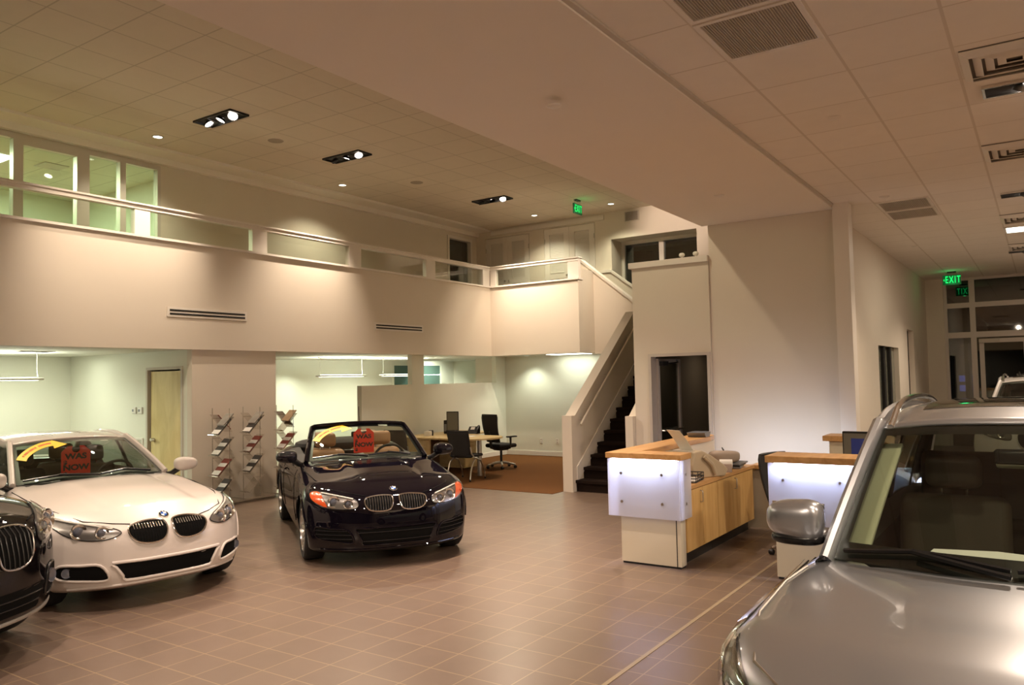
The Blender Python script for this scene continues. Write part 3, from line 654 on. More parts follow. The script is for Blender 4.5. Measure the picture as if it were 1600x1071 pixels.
# ================================================================== CHAIRS / DESK
def task_chair(loc, rz, lb, grp=None):
    """front faces +x"""
    t = thing('task_chair', lb, 'office chair', loc, rz, grp)
    MB().rbox((0,0,.47),(.48,.50,.085),.04,4).build('seat', 'black_fab', t, smooth=True)
    def bk(u, v):
        w = (.20+.05*v)*(1 if v < .93 else 1-(v-.93)*1.2); z = .56+.56*v
        return (-.235-.10*v+.06*(u-.5)**2*4*.6-.03*math.sin(v*PI), (u-.5)*2*w, z)
    b = MB().grid(bk, 10, 12).build('backrest', 'mesh_fab', t, smooth=True, solid=.008)
    edge = [bk(u, 0) for u in np.linspace(0,1,6)]+[bk(1, v) for v in np.linspace(.1,1,9)]+[bk(u, 1) for u in np.linspace(.85,0,7)]+[bk(0, v) for v in np.linspace(.9,.1,8)]
    MB().tube(edge, .016, 8, True).build('back_frame', 'black', b, smooth=True)
    MB().tube([(-.12,0,.40),(-.27,0,.44),(-.285,0,.62),(-.30,0,.78)], [.03,.03,.028,.02], 8).build('back_support', 'black', t, smooth=True)
    MB().rbox((0,0,.40),(.26,.22,.06),.02).build('mechanism', 'black', t, smooth=True)
    for s in (-1,1):
        a = MB().tube([(0,s*.20,.41),(0,s*.29,.43),(.0,s*.31,.52),(.0,s*.31,.65)], [.018,.018,.02,.024], 8).build('armrest', 'black', t, smooth=True)
        MB().rbox((.03,s*.31,.665),(.25,.085,.03),.014).build('arm_pad', 'black', a, smooth=True)
    c = MB().cyl((0,0,.08),(0,0,.38),.026).build('column', 'black', t, smooth=True)
    for k in range(5):
        a = 2*PI*k/5+.3; p = (math.cos(a), math.sin(a))
        l = MB().tube([(p[0]*.03,p[1]*.03,.115),(p[0]*.18,p[1]*.18,.10),(p[0]*.30,p[1]*.30,.075)], [.026,.022,.016], 8).build('leg', 'steel', t, smooth=True)
        mt = Matrix.Translation((p[0]*.30,p[1]*.30,.03)) @ Euler((PI/2,0,a+.8)).to_matrix().to_4x4()
        MB().lathe([(.006,-.025),(.028,-.025),(.03,-.02),(.03,.02),(.028,.025),(.006,.025)], 14, 0, mt).build('caster', 'black', l, smooth=True)
    return t
def guest_chair(loc, rz, lb):
    t = thing('guest_chair', lb, 'chair', loc, rz, 'black mesh guest chairs at the desk')
    MB().rbox((.02,0,.45),(.44,.46,.05),.022,3).build('seat', 'black_fab', t, smooth=True)
    def bk(u, v): return (-.20-.14*v+.05*(2*u-1)**2, (u-.5)*(.44+.04*v), .42+.50*v)
    b = MB().grid(bk, 8, 8).build('backrest', 'mesh_fab', t, smooth=True, solid=.010)
    MB().tube([bk(u, 1) for u in np.linspace(0,1,9)], .012, 8).build('back_rail', 'black', b, smooth=True)
    for s in (-1,1):
        MB().tube([(-.22,s*.235,.62),(-.20,s*.245,.50),(-.12,s*.25,.43),(.10,s*.25,.36),(.22,s*.25,.20),(.26,s*.25,.03)], .014, 8).build('leg', 'steel', t, smooth=True)
        MB().tube([(-.02,s*.23,.42),(-.16,s*.25,.34),(-.24,s*.25,.18),(-.27,s*.25,.03)], .014, 8).build('leg', 'steel', t, smooth=True)
        for x in (.26,-.27): MB().sell((x,s*.25,.022),(.022,.016,.022),1,1,10,8).build('caster', 'black', t, smooth=True)
    return t
dk = thing('desk', 'pale maple desk with rounded end and drawer pedestal against the half wall', 'desk', (12.75,9.75,0.006))
ov = [(.55*math.cos(a)-.35, -.62+.55*math.sin(a)*.9) for a in np.linspace(PI,2*PI,15)]
top = [(-.92,1.15),(-.90,-.5)]+[(-.40+.50*math.cos(a), -.62+.42*math.sin(a)) for a in np.linspace(PI+.2,2*PI,12)]+[(.12,-.2),(.35,.10),(1.25,.25),(1.25,1.15)]
MB().prism(top, .712, .742, 'Z').build('desktop', 'desk_wood', dk)
p = MB().box((.28,.30,.03),(.72,1.0,.71)).build('drawer_pedestal', 'desk_wood', dk)
for z0, z1 in ((.05,.30),(.32,.52),(.54,.70)): 
    q = MB().box((.30,.285,z0),(.70,.2999,z1)).build('drawer', 'desk_wood', p)
MB().box((-.80,.95,.02),(.27,.98,.711)).build('modesty_panel', mat('desk_panel_brown', (.16,.09,.045), .5), dk)
MB().cyl((-.42,-.62,0),(-.42,-.62,.711),.045,20).build('leg', 'silver', dk, smooth=True)
MB().box((-.82,.3,0),(-.78,.94,.711)).build('side_panel', 'desk_wood', dk)
Z = .006
# things on the desk (desk top z = .748)
t = thing('monitor', 'flat grey monitor turned in portrait on the desk', 'monitor', (12.80,10.15,.7485), math.radians(200))
MB().rbox((0,0,.27),(.03,.26,.40),.008).build('screen_housing', 'black', t); MB().box((.0155,-.115,.09),(.017,.115,.45)).build('screen', 'screen_off', t)
MB().cyl((-.03,0,.01),(-.03,0,.22),.02).build('stand', 'black', t); MB().rbox((-.02,0,.006),(.20,.22,.012),.004,2).build('base', 'black', t); MB().box((.017,-.08,.08),(.02,.08,.015)).build('note', 'paper', t)
t = thing('computer_tower', 'small black computer standing behind the desk monitor', 'computer', (13.05,10.45,.7485), .2); MB().rbox((0,0,.14),(.30,.10,.28),.01,2).build('case', 'black', t); MB().box((-.153,-.03,.05),(-.1501,.03,.2)).build('front_panel', 'grey_pl', t)
t = thing('desk_phone', 'black desk phone with sloped face beside the monitor', 'phone', (13.15,9.88,.7485), math.radians(195))
MB().prism([(-.1,0),(.12,0),(-.05,.14),(-.1,.14)], -.11, .11, 'Y').build('body', 'black', t); MB().rbox((-.02,.085,.10),(.20,.05,.04),.018,3,0,(0,.65,0)).build('handset', 'black', t, smooth=True)
MB().add([(.03,-.06,.082),(.03,.03,.082),(-.03,.03,.133),(-.03,-.06,.133)], [(0,1,2,3)]).build('display', 'white_pl', t)
t = thing('tape_dispenser', 'small white box with black holder at the left end of the desk', 'box', (12.25,10.35,.7485), .3); MB().rbox((0,0,.05),(.14,.12,.10),.01,2).build('body', 'white_pl', t); MB().rbox((.10,-.02,.055),(.04,.10,.11),.01,2).build('holder', 'black', t)
t = tag(MB().box((12.35,9.35,.7485),(12.62,9.58,.7505)).build('paper_sheet', 'paper'), 'white paper sheet lying on the desk near the rounded end', 'paper')
t = tag(MB().rbox((13.35,10.1,.756),(.45,.16,.015),.005,2).build('keyboard', 'black'), 'black keyboard on the desk beside the phone', 'keyboard')
task_chair((13.62,9.52,Z), math.radians(-15), 'black mesh task chair with steel base and armrests beside the desk', 'task chairs')
guest_chair((11.76,9.02,Z), math.radians(5), 'black mesh guest chair before the desk, the nearer one seen whole')
guest_chair((11.50,10.35,Z), math.radians(10), 'black mesh guest chair at the desk, partly behind the convertible mirror')
guest_chair((9.75,10.35,0), math.radians(-70), 'black mesh guest chair behind the left windscreen post of the convertible')
# ================================================================== RECEPTION COUNTERS
CH = 1.10
def standoff(mb, p, ax):
    d = {'x': (-.03,0,0), 'y': (0,-.03,0), 'Y': (0,.03,0)}[ax]; mb.tube([p, tuple(p[i]+d[i] for i in range(3))], .012, 12); return mb
c1 = thing('reception_counter', 'reception counter with maple ledge and glowing frosted front panel, left unit', 'counter', (7.15,3.3,0))
cx, cy = 7.15, 3.3
def B(x0, x1, y0, y1, z0, z1): return (x0-cx, y0-cy, z0), (x1-cx, y1-cy, z1)
MB().box(*B(7.20,7.32,2.95,3.58,.02,CH-.06)).box(*B(7.32,9.60,3.46,3.58,.02,CH-.06)).build('body', 'cream', c1)
MB().box(*B(7.205,7.315,2.96,3.57,0,.02)).box(*B(7.32,9.6,3.47,3.57,0,.02)).build('plinth', 'black', c1)
MB().box(*B(7.1985,7.1999,2.99,2.999,.02,.62)).build('joint', 'black', c1)
mb = MB(); mb.prism([(7.12-cx,2.90-cy),(7.40-cx,2.90-cy),(7.40-cx,3.43-cy),(9.4-cx,3.43-cy),(9.72-cx,3.50-cy),(9.80-cx,3.66-cy),(9.6-cx,3.78-cy),(7.12-cx,3.70-cy)], CH-.055, CH, 'Z'); mb.build('ledge', 'maple_x', c1, bevel=.004)
MB().box(*B(7.125,7.137,2.925,3.68,.475,CH-.062)).build('front_panel', 'acrylic', c1)
MB().box(*B(7.138,7.40,2.912,2.924,.475,CH-.062)).build('side_panel', 'acrylic', c1)
MB().box(*B(7.138,9.4,3.665,3.677,.475,CH-.062)).build('side_panel', 'acrylic', c1)
for y in (3.10,3.53):
    for z in (.62,.90): standoff(MB(), (7.1995-cx,y-cy,z), 'x').tube([(7.125-cx,y-cy,z),(7.118-cx,y-cy,z)], .014, 12).tube([(7.17-cx,y-cy,z),(7.137-cx,y-cy,z)], .010, 12).build('standoff', 'steel', c1, smooth=True)
for z in (.62,.90): MB().tube([(7.26-cx,2.9115-cy,z),(7.26-cx,2.905-cy,z)], .012, 12).build('standoff', 'steel', c1, smooth=True)
MB().box(*B(7.145,7.19,2.96,3.64,CH-.075,CH-.0555)).build('light_strip', 'lamp_cool', c1); MB().box(*B(7.2,9.35,3.60,3.645,CH-.075,CH-.0555)).build('light_strip', 'lamp_cool', c1)
MB().box(*B(9.60,9.75,2.30,3.46,0,.72)).build('back_panel', mat('counter_back', (.42,.36,.27), .5), c1)
MB().box(*B(9.50,9.78,2.20,2.98,.72,.765)).build('back_ledge', 'maple_x', c1)
# work surface and cabinets (things of their own)
tag(MB().box((7.325,2.93,.73),(9.495,3.455,.77)).build('worktop', 'maple_x', bevel=.003), 'maple worktop of the left reception unit above the cabinet doors', 'worktop')
for i, (x0, x1, lb) in enumerate(((7.33,8.22,'left of two maple base cabinets under the reception worktop'),(8.225,9.45,'right of two maple base cabinets under the reception worktop'))):
    t = thing('base_cabinet', lb, 'cabinet', (x0,2.96,0), 0, 'maple cabinets of the reception counter'); w_ = x1-x0
    MB().box((0,0,.13),(w_,.48,.729)).build('body', 'maple', t); MB().box((0,.06,0),(w_,.46,.13)).build('plinth', 'black', t)
    n = 2; dw = w_/n
    for k in range(n):
        dd = MB().box((k*dw+.003,-.018,.135),((k+1)*dw-.003,-.0005,.722)).build('door', 'maple', t)
        hx = (k+1)*dw-.06 if k == 0 else None
        if hx: MB().tube([(hx,-.018,.69),(hx,-.045,.685),(hx,-.045,.58),(hx,-.018,.575)], .006, 8).build('handle', 'steel', dd, smooth=True)
lamp('AREA', 'counter_strip', (7.165,3.30,CH-.08), 4, COOL, (7.165,3.3,0), .1, sx=.03, sy=.62)
lamp('AREA', 'counter_strip', (8.3,3.622,CH-.08), 8, COOL, (8.3,3.622,0), .1, sx=2.1, sy=.03)
c2 = thing('reception_counter', 'reception counter with maple ledge and glowing frosted panel behind the silver SUV', 'counter', (7.25,1.5,0))
cx, cy = 7.25, 1.5
MB().box(*B(7.30,7.42,.65,2.08,.02,CH-.05)).build('body', 'cream', c2); MB().box(*B(7.305,7.415,.66,2.07,0,.02)).build('plinth', 'black', c2)
MB().box(*B(7.20,7.62,.60,2.13,CH-.045,CH+.015)).build('ledge', 'maple_x', c2, bevel=.004)
MB().box(*B(7.22,7.232,.65,2.11,.475,CH-.052)).build('front_panel', 'acrylic', c2); MB().box(*B(7.233,7.45,2.099,2.111,.475,CH-.052)).build('side_panel', 'acrylic', c2)
for y in (1.98,1.5,1.0):
    for z in (.62,.90): MB().tube([(7.2995-cx,y-cy,z),(7.214-cx,y-cy,z)], .012, 12).build('standoff', 'steel', c2, smooth=True)
MB().box(*B(7.245,7.29,.68,2.06,CH-.065,CH-.0455)).build('light_strip', 'lamp_cool', c2)
lamp('AREA', 'counter_strip', (7.265,1.4,CH-.07), 8, COOL, (7.265,1.4,0), .1, sx=.03, sy=1.35)
lamp('AREA', 'counter_back_strip', (10.5,3.0,.72), 9, (.70,.78,1), (11.33,3.0,.78), .1, sx=1.6, sy=.05)
c3 = thing('counter_shelf', 'raised maple topped shelf unit behind the right reception counter', 'shelf', (9.55,1.8,0)); cx, cy = 9.55, 1.8
MB().box(*B(9.45,9.75,1.2,2.06,0,1.08)).build('body', 'cream', c3); MB().box(*B(9.40,9.80,1.15,2.12,1.08,1.14)).build('ledge', 'maple_x', c3, bevel=.004)
t = thing('monitor', 'dark monitor with blue image behind the right reception counter', 'monitor', (8.6,1.50,0.73), math.radians(172))
MB().rbox((0,0,.34),(.04,.50,.36),.01,2).build('screen_housing', 'black', t); MB().box((.0205,-.235,.18),(.022,.235,.50)).build('screen', 'screen_off', t); MB().box((.0222,-.16,.22),(.0232,.12,.45)).build('display', 'screen', t)
MB().cyl((-.02,0,.01),(-.02,0,.3),.025).build('stand', 'black', t); MB().rbox((0,0,.008),(.2,.26,.016),.006,2).build('base', 'black', t)
w2 = thing('worktop_desk', 'maple inner desk behind the right reception counter', 'desk', (8.4,1.35,0)); MB().box((-.55,-.6,.69),(.55,.5,.73)).build('desktop', 'maple_x', w2)
for x, y in ((-.5,-.55),(.5,-.55),(.5,.45),(-.5,.45)): MB().box((x-.025,y-.025,0),(x+.025,y+.025,.69)).build('leg', 'steel', w2)
task_chair((8.40,2.17,0), math.radians(250), 'black task chair half hidden behind the right reception counter', 'task chairs').scale = (.92,.92,.90)
# fax, tray, papers etc. on the worktop (z=.77)
wz = .7705
f = thing('fax_machine', 'beige fax machine with sloped keypad and paper feed on the reception worktop', 'fax machine', (8.22,3.14,wz), math.radians(-28)); f.scale = (1.04,1.0,1.15)
prof = [(-.22,0),(.20,0),(.24,.06),(.20,.10),(.02,.20),(-.10,.25),(-.20,.24),(-.23,.12)]
MB().prism(prof, -.18, .18, 'Y').build('body', 'beige', f, bevel=.012)
MB().add([(.19,-.12,.112),(.19,.12,.112),(.04,.12,.196),(.04,-.12,.196)], [(0,1,2,3)]).build('keypad', 'grille', f, solid=.012)
mb = MB(); [mb.rbox((.15-.035*i,-.07+.045*j,.138+.0195*i),(.02,.026,.012),.003,1,0,(0,.5,0)) for i in range(3) for j in range(4)]; mb.build('keys', 'beige', f)
MB().box((-.24,-.12,.235),(-.14,.12,.25)).build('paper_slot', 'grille', f)
MB().grid(lambda u, v: (-.15-.14*v-.04*v*v, (u-.5)*.21, .24+.20*v), 2, 6).build('paper_sheet', 'paper', f, solid=.002)
MB().tube([(.05,-.20,.03),(.0,-.21,.12),(-.1,-.205,.2)], .022, 8).build('handset', 'beige', f, smooth=True)
bs = thing('wire_basket', 'black wire letter tray on the reception worktop by the frosted panel', 'basket', (7.74,3.075,wz), .12)
mb = MB()
for z in (.01,.045,.08): mb.tube([(-.16,-.12,z),(.16,-.12,z),(.16,.12,z),(-.16,.12,z)], .006, 6, True)
for k in range(6):
    x = -.16+.064*k
    for y in (-.12,.12): mb.cyl((x,y,.005),(x,y,.08),.004,6)
    mb.cyl((x,-.12,.01),(x,.12,.01),.003,6)
for k in range(1,4):
    for x in (-.16,.16): mb.cyl((x,-.12+.06*k,.005),(x,-.12+.06*k,.08),.004,6)
mb.build('wire_frame', 'black', bs)
tag(MB().box((-.14,-.10,0),(.14,.10,.012), mtx=Matrix.Translation((7.74,3.075,wz+.014)) @ Euler((0,0,.12)).to_matrix().to_4x4()).build('paper_stack', 'paper'), 'white papers lying in the black wire letter tray', 'papers')
t = thing('card_reader', 'pale card terminal with a roll of receipt paper on the worktop edge', 'card terminal', (8.72,3.03,wz), .4)
MB().prism([(-.12,0),(.10,0),(.10,.03),(-.06,.09),(-.12,.09)], -.07, .07, 'Y').build('body', mat('terminal_grey', (.45,.38,.34), .5), t); MB().cyl((.06,-.09,.075),(.06,.05,.075),.05,20).build('paper_roll', 'paper', t, smooth=True)
t = thing('bag', 'soft taupe pouch resting on dark folders at the back of the worktop', 'bag', (9.12,3.17,wz+.0625), .3); MB().sell((0,0,.065),(.25,.18,.065),.55,.7,24,12,fn=lambda a,b,c: (a,b,c*(1-.35*a) if c > 0 else c)).build('pouch', 'taupe', t, smooth=True); MB().tube([(-.12,0,.145),(0,.02,.16),(.12,0,.105)], .008, 6).build('strap', 'black', t)
for k, lb in enumerate(('lowest grey folder of the pile under the taupe pouch','middle grey folder of the pile under the taupe pouch','top grey folder of the pile under the taupe pouch')):
    tag(MB().rbox((9.13+.01*k,3.17-.008*k,wz+.0105+.0205*k),(.34,.40,.020),.004,1,0,(0,0,.2-.1*k)).build('folder', ('grey_pl','black','grey_pl')[k]), lb, 'folder', 'grey folders on the worktop')
t = thing('paper_tray', 'grey plastic tray on the left ledge behind the fax machine', 'tray', (9.35,3.56,CH+.001), .1)
MB().prism([(-.09,0),(.09,0),(.15,.055),(-.15,.055)], -.11, .11, 'Y').build('tray_body', 'grey_pl', t); MB().box((-.13,-.09,.0555),(.13,.09,.058)).build('liner', mat('tray_blue_grey', (.12,.14,.17), .4), t)

for y, lb in ((4.52,'left of two small white lamp heads on the low panel ledge'),(4.30,'right of two small white lamp heads on the low panel ledge')):
    t = thing('emergency_light', lb, 'lamp', (11.40,y,3.641), 0, 'emergency lamp heads on the panel ledge'); MB().cyl((0,0,0),(0,0,.03),.012,10).build('stem', 'white_pl', t); MB().sell((0,0,.06),(.035,.045,.035),.9,.9,16,10).build('lamp_head', 'white_pl', t, smooth=True)
# ================================================================== CARS
def spl(pts):
    pts = sorted(pts); X = np.array([p[0] for p in pts], float); Y = np.array([p[1] for p in pts], float)
    h = np.diff(X); d = np.diff(Y)/h; m = np.zeros(len(X)); m[0] = d[0]; m[-1] = d[-1]
    for i in range(1, len(X)-1):
        if d[i-1]*d[i] > 0: m[i] = 2*d[i-1]*d[i]/(d[i-1]+d[i]) if False else (d[i-1]*h[i]+d[i]*h[i-1])/(h[i-1]+h[i])
        if d[i-1]*d[i] <= 0: m[i] = 0
    def f(x):
        x = np.clip(np.asarray(x, float), X[0], X[-1]); i = np.clip(np.searchsorted(X, x)-1, 0, len(h)-1); t = (x-X[i])/h[i]
        return ((1+2*t)*(1-t)**2*Y[i] + t*(1-t)**2*h[i]*m[i] + t*t*(3-2*t)*Y[i+1] + t*t*(t-1)*h[i]*m[i+1])
    return f
def smax(a, b, k):
    h = np.maximum(k-np.abs(a-b), 0); return np.maximum(a, b)+h*h/(4*k)
def sst(e0, e1, x):
    t = np.clip((x-e0)/(e1-e0), 0, 1); return t*t*(3-2*t)
class Shape:
    def __init__(s, P):
        s.P = P
        for k in ('top', 'crown', 'W', 'side', 'nose', 'tail', 'bot'): setattr(s, k, spl(P[k]))
        s.amp, s.ref, s.pw = P['plan']; s.W0 = max(w for _, w in P['W'])
    def f(s, x, y, z):
        x, y, z = [np.asarray(v, float) for v in (x, y, z)]
        ay = np.abs(y); P = s.P
        A = (x-(s.nose(z)-s.amp*(ay/s.ref)**s.pw))*P.get('fk', .9)
        D = (s.tail(z)-.22*(ay/s.ref)**3)-x
        t = s.top(x)-s.crown(x)*(ay/s.W0)**2
        bd, by, bw, bx0, bx1 = P['dome']      # bonnet dome
        t = t+bd*(1-sst(by, by+bw, ay))*sst(bx0, bx0+.35, x)*(1-sst(bx1-.3, bx1, x))
        B = z-t
        C = ay-s.W(x)*s.side(z)
        g = smax(B, C, P.get('kS', .10)); g = smax(g, A, P.get('kF', .07)); g = smax(g, D, .10); g = smax(g, s.bot(x)-z, .05)
        return g
    def root(s, fn, lo, hi, n=36):
        lo = np.array(lo, float); hi = np.array(hi, float)
        for _ in range(n):
            mid = (lo+hi)/2; v = fn(mid) < 0; lo = np.where(v, mid, lo); hi = np.where(v, hi, mid)
        return (lo+hi)/2
    def nrm(s, p):
        e = 2e-3; x, y, z = p.T
        g = np.stack([s.f(x+e,y,z)-s.f(x-e,y,z), s.f(x,y+e,z)-s.f(x,y-e,z), s.f(x,y,z+e)-s.f(x,y,z-e)], 1)
        return g/np.maximum(np.linalg.norm(g, axis=1, keepdims=True), 1e-9)
    def front(s, yz, off=0.):
        yz = np.asarray(yz, float); y, z = yz.T; n = len(y)
        x = s.root(lambda v: s.f(v, y, z), np.full(n, -.9), np.full(n, 1.4)); p = np.stack([x, y, z], 1); return p+s.nrm(p)*off
    def upper(s, xy, off=0.):
        xy = np.asarray(xy, float); x, y = xy.T; n = len(y)
        z = s.root(lambda v: s.f(x, y, v), np.full(n, .42), np.full(n, 2.)); p = np.stack([x, y, z], 1); return p+s.nrm(p)*off
    def sideways(s, xz, sg, off=0.):
        xz = np.asarray(xz, float); x, z = xz.T; n = len(x)
        y = s.root(lambda v: s.f(x, v, z), np.full(n, .2), np.full(n, 1.6)); p = np.stack([x, y, z], 1); p = p+s.nrm(p)*off; p[:, 1] *= sg; return p
    def mesh(s):
        P = s.P; xf = max(v for _, v in P['nose']); xr = min(v for _, v in P['tail']); zt = max(v for _, v in P['top']); zb = min(v for _, v in P['bot']); w = s.W0+.06
        lo = np.array([xr-.08, -w, zb-.12]); hi = np.array([xf+.08, w, zt+.15])
        clo = np.array([xr+.5, -s.W0*.5, P['core'][0]]); chi = np.array([xf-.55, s.W0*.5, P['core'][1]])
        nx, ny, nz = P.get('res', (120, 56, 34)); idx = {}; pts = []
        # finer spacing towards the nose
        gx = lo[0]+(hi[0]-lo[0])*np.linspace(0,1,nx+1); gy = np.linspace(lo[1],hi[1],ny+1); gz = np.linspace(lo[2],hi[2],nz+1)
        def vid(i, j, k):
            q = (i,j,k)
            if q not in idx: idx[q] = len(pts); pts.append((gx[i],gy[j],gz[k]))
            return idx[q]
        F = []
        for j in range(ny):
            for k in range(nz):
                F.append([vid(0,j,k),vid(0,j,k+1),vid(0,j+1,k+1),vid(0,j+1,k)]); F.append([vid(nx,j,k),vid(nx,j+1,k),vid(nx,j+1,k+1),vid(nx,j,k+1)])
        for i in range(nx):
            for k in range(nz):
                F.append([vid(i,0,k),vid(i+1,0,k),vid(i+1,0,k+1),vid(i,0,k+1)]); F.append([vid(i,ny,k),vid(i,ny,k+1),vid(i+1,ny,k+1),vid(i+1,ny,k)])
        for i in range(nx):
            for j in range(ny):
                F.append([vid(i,j,0),vid(i,j+1,0),vid(i+1,j+1,0),vid(i+1,j,0)]); F.append([vid(i,j,nz),vid(i+1,j,nz),vid(i+1,j+1,nz),vid(i,j+1,nz)])
        S = np.array(pts); Cc = np.clip(S, clo, chi); Dv = S-Cc
        t = s.root(lambda t: s.f(*(Cc+Dv*t[:, None]).T), np.zeros(len(S)), np.ones(len(S))*1.0, 30)
        V = Cc+Dv*t[:, None]; return V, F
def mirror_poly(p): return [(-a, b) for a, b in p][::-1]
def smooth_poly(p, n=6):
    """closed Catmull-Rom"""
    P_ = [np.array(q, float) for q in p]; N = len(P_); out = []
    for i in range(N):
        a, b, c, d = P_[i-1], P_[i], P_[(i+1) % N], P_[(i+2) % N]
        for k in range(n):
            t = k/n; out.append(tuple(.5*((2*b)+(-a+c)*t+(2*a-5*b+4*c-d)*t*t+(-a+3*b-3*c+d)*t**3)))
    return out
def dens(p, n=5):
    out = []
    for i in range(len(p)):
        a, b = np.array(p[i], float), np.array(p[(i+1) % len(p)], float)
        out += [tuple(a+(b-a)*k/n) for k in range(n)]
    return out
def patch(mb, proj, poly, off, nr=6, mi=0, bulge=0.):
    p = np.array(poly, float); c = p.mean(0); n = len(p); o = len(mb.V); allp = []
    for r in range(nr): allp.append(c+(p-c)*(1-r/nr))
    allp.append(c[None]); Q = proj(np.concatenate(allp), off)
    mb.V += [tuple(v) for v in Q]
    for r in range(nr-1):
        for i in range(n):
            j = (i+1) % n; mb.F.append([o+r*n+i, o+r*n+j, o+(r+1)*n+j, o+(r+1)*n+i]); mb.mi.append(mi)
    for i in range(n): mb.F.append([o+(nr-1)*n+i, o+(nr-1)*n+(i+1) % n, o+nr*n]); mb.mi.append(mi)
    return mb
def paint(name, col, metal=0., rough=.3, coat=1., spec=.5): return mat(name, col, rough, metal, coat, coat_rough=.02, spec=spec)
CARM = {'tyre': mat('tyre_rubber', (.012,.012,.012), .8), 'rim': mat('alloy_rim', (.50,.48,.46), .25, metal=.9), 'trimblack': mat('gloss_black_trim', (.01,.01,.011), .25),
        'intake': mat('intake_black', (.005,.005,.005), .8, spec=.1), 'lampcase': mat('headlamp_case', (.14,.13,.12), .25, metal=.7), 'lampcase_dark': mat('headlamp_case_dark', (.05,.05,.05), .3, metal=.6),
        'amber': mat('amber_indicator', (.75,.10,.015), .2, coat=1.), 'lens': glass_mat('headlamp_lens', (.97,.97,.97), .07, 3.), 'bulb': mat('projector_lens', (.10,.11,.14), .05, coat=1.),
        'windscreen': glass_mat('windscreen_glass', (.70,.76,.69), .045, 4.5), 'sideglass': glass_mat('side_glass', (.32,.36,.33), .06, 4.), 'roofglass': mat('sunroof_glass', (.03,.025,.02), .06, coat=1.),
        'dash': mat('dark_dashboard', (.022,.020,.018), .75), 'cabin': mat('cabin_lining', (.02,.018,.016), .9), 'tan': mat('tan_leather', (.36,.20,.09), .5), 'brown': mat('dark_seat', (.035,.030,.025), .6),
        'beige_seat': mat('beige_leather', (.42,.33,.24), .5), 'greybrown': mat('grey_brown_leather', (.085,.066,.046), .65), 'liner': mat('pale_headliner', (.42,.42,.30), .8), 'softtop': mat('soft_top_fabric', (.02,.018,.017), .9),
        'blue': mat('emblem_blue', (.02,.10,.42), .2), 'white': mat('emblem_white', (.85,.85,.85), .2), 'frit': mat('windscreen_border', (.008,.008,.008), .4)}
M.update({'car_'+k: v for k, v in CARM.items()})
def lerp(a, b, t): return a+(b-a)*t

def wheel(parent, loc, r, w, side, steer=0.):
    """axis along y; outer face at side*"""
    o = MB(); rr = r*.74
    prof = [(rr,-w/2),(r*.93,-w/2),(r*.985,-w*.42),(r,-w*.28),(r,w*.28),(r*.985,w*.42),(r*.93,w/2),(rr,w/2)]
    rot = Euler((-PI/2*side,0,0)).to_matrix().to_4x4()
    wh = o.lathe(prof, 40, 0, rot).build('wheel', 'car_tyre', parent, smooth=True); wh.location = loc; wh.rotation_euler = (0,0,steer)
    m = MB(); m.lathe([(rr,-w/2+.01),(rr,w/2-.004),(rr*.95,w/2-.002),(rr*.92,w/2-.03),(rr*.90,-w/2+.02)], 40, 0, rot)
    for k in range(10):
        a = 2*PI*k/10; mt = rot @ Euler((0,0,a)).to_matrix().to_4x4(); d = .055 if k % 2 == 0 else -.055
        m.add([(.05,-.022,w/2-.035),(rr*.94,-.016+.0,w/2-.012),(rr*.94,.016,w/2-.012),(.05,.022,w/2-.035),(.05,-.022,w/2-.07),(rr*.94,-.016,w/2-.05),(rr*.94,.016,w/2-.05),(.05,.022,w/2-.07)],
              [(0,1,2,3),(7,6,5,4),(0,4,5,1),(1,5,6,2),(2,6,7,3),(3,7,4,0)], 0, mt)
    m.lathe([(0,w/2-.025),(.03,w/2-.025),(.075,w/2-.035),(.08,w/2-.08),(0,w/2-.08)], 20, 0, rot); m.build('rim', 'car_rim', wh, smooth=True, ang=30)
    MB().lathe([(0,-.005),(rr*.8,-.005),(rr*.8,.01),(0,.01)], 30, 0, rot).build('brake_disc', 'steel', wh)
    return wh
def seat(parent, x, y, zc, leather, back_top, head=True, w=.50, lean=.22):
    s = MB().rbox((x+.05,y,zc-.06),(.52,w,.16),.06,4,0,(0,-.08,0)).build('seat', leather, parent, smooth=True)
    zb = zc+.02; h = back_top-zb
    MB().rbox((x-.22-lean*h/2,y,zb+h/2),(.15,w*.96,h),.06,4,0,(0,-lean,0)).build('seat_back', leather, s, smooth=True)
    if head:
        xh = x-.22-lean*(h+.12)
        MB().rbox((xh,y,back_top+.115),(.11,.27,.18),.05,4,0,(0,-lean*.6,0)).build('headrest', leather, s, smooth=True)
        mb = MB(); [mb.cyl((xh,y+dy,back_top-.02),(xh,y+dy,back_top+.06),.007,8) for dy in (-.06,.06)]; mb.build('headrest_post', 'chrome', s)
    return s
def emblem(parent, pos, nrm, r):
    q = Vector(nrm).to_track_quat('Z', 'Y').to_matrix().to_4x4(); mt = Matrix.Translation(pos) @ q
    mb = MB(); mb.lathe([(0,0),(r,0),(r,.006),(r*.93,.010),(r*.62,.010),(r*.60,.009)], 32, 0, mt); mb.lathe([(r*.93,.0101),(r,.0075),(r*1.03,.002)], 32, 3, mt)
    for k in range(4):
        V = [(0,0,.0105)]+[(r*.60*math.cos(PI/2*k+PI/2*i/8), r*.60*math.sin(PI/2*k+PI/2*i/8), .0105) for i in range(9)]
        mb.add(V, [list(range(10))], 1 if k % 2 else 2, mt)
    for ch, a in (('B',.75),('M',0),('W',-.75)):
        V, F = text_mesh(ch, r*.36, .0003, True); mb.add(V, F, 2, mt @ Euler((0,0,a)).to_matrix().to_4x4() @ Matrix.Translation((0,r*.78,.0108)))
    return mb.build('emblem', ['car_trimblack','car_blue','car_white','chrome'], parent)

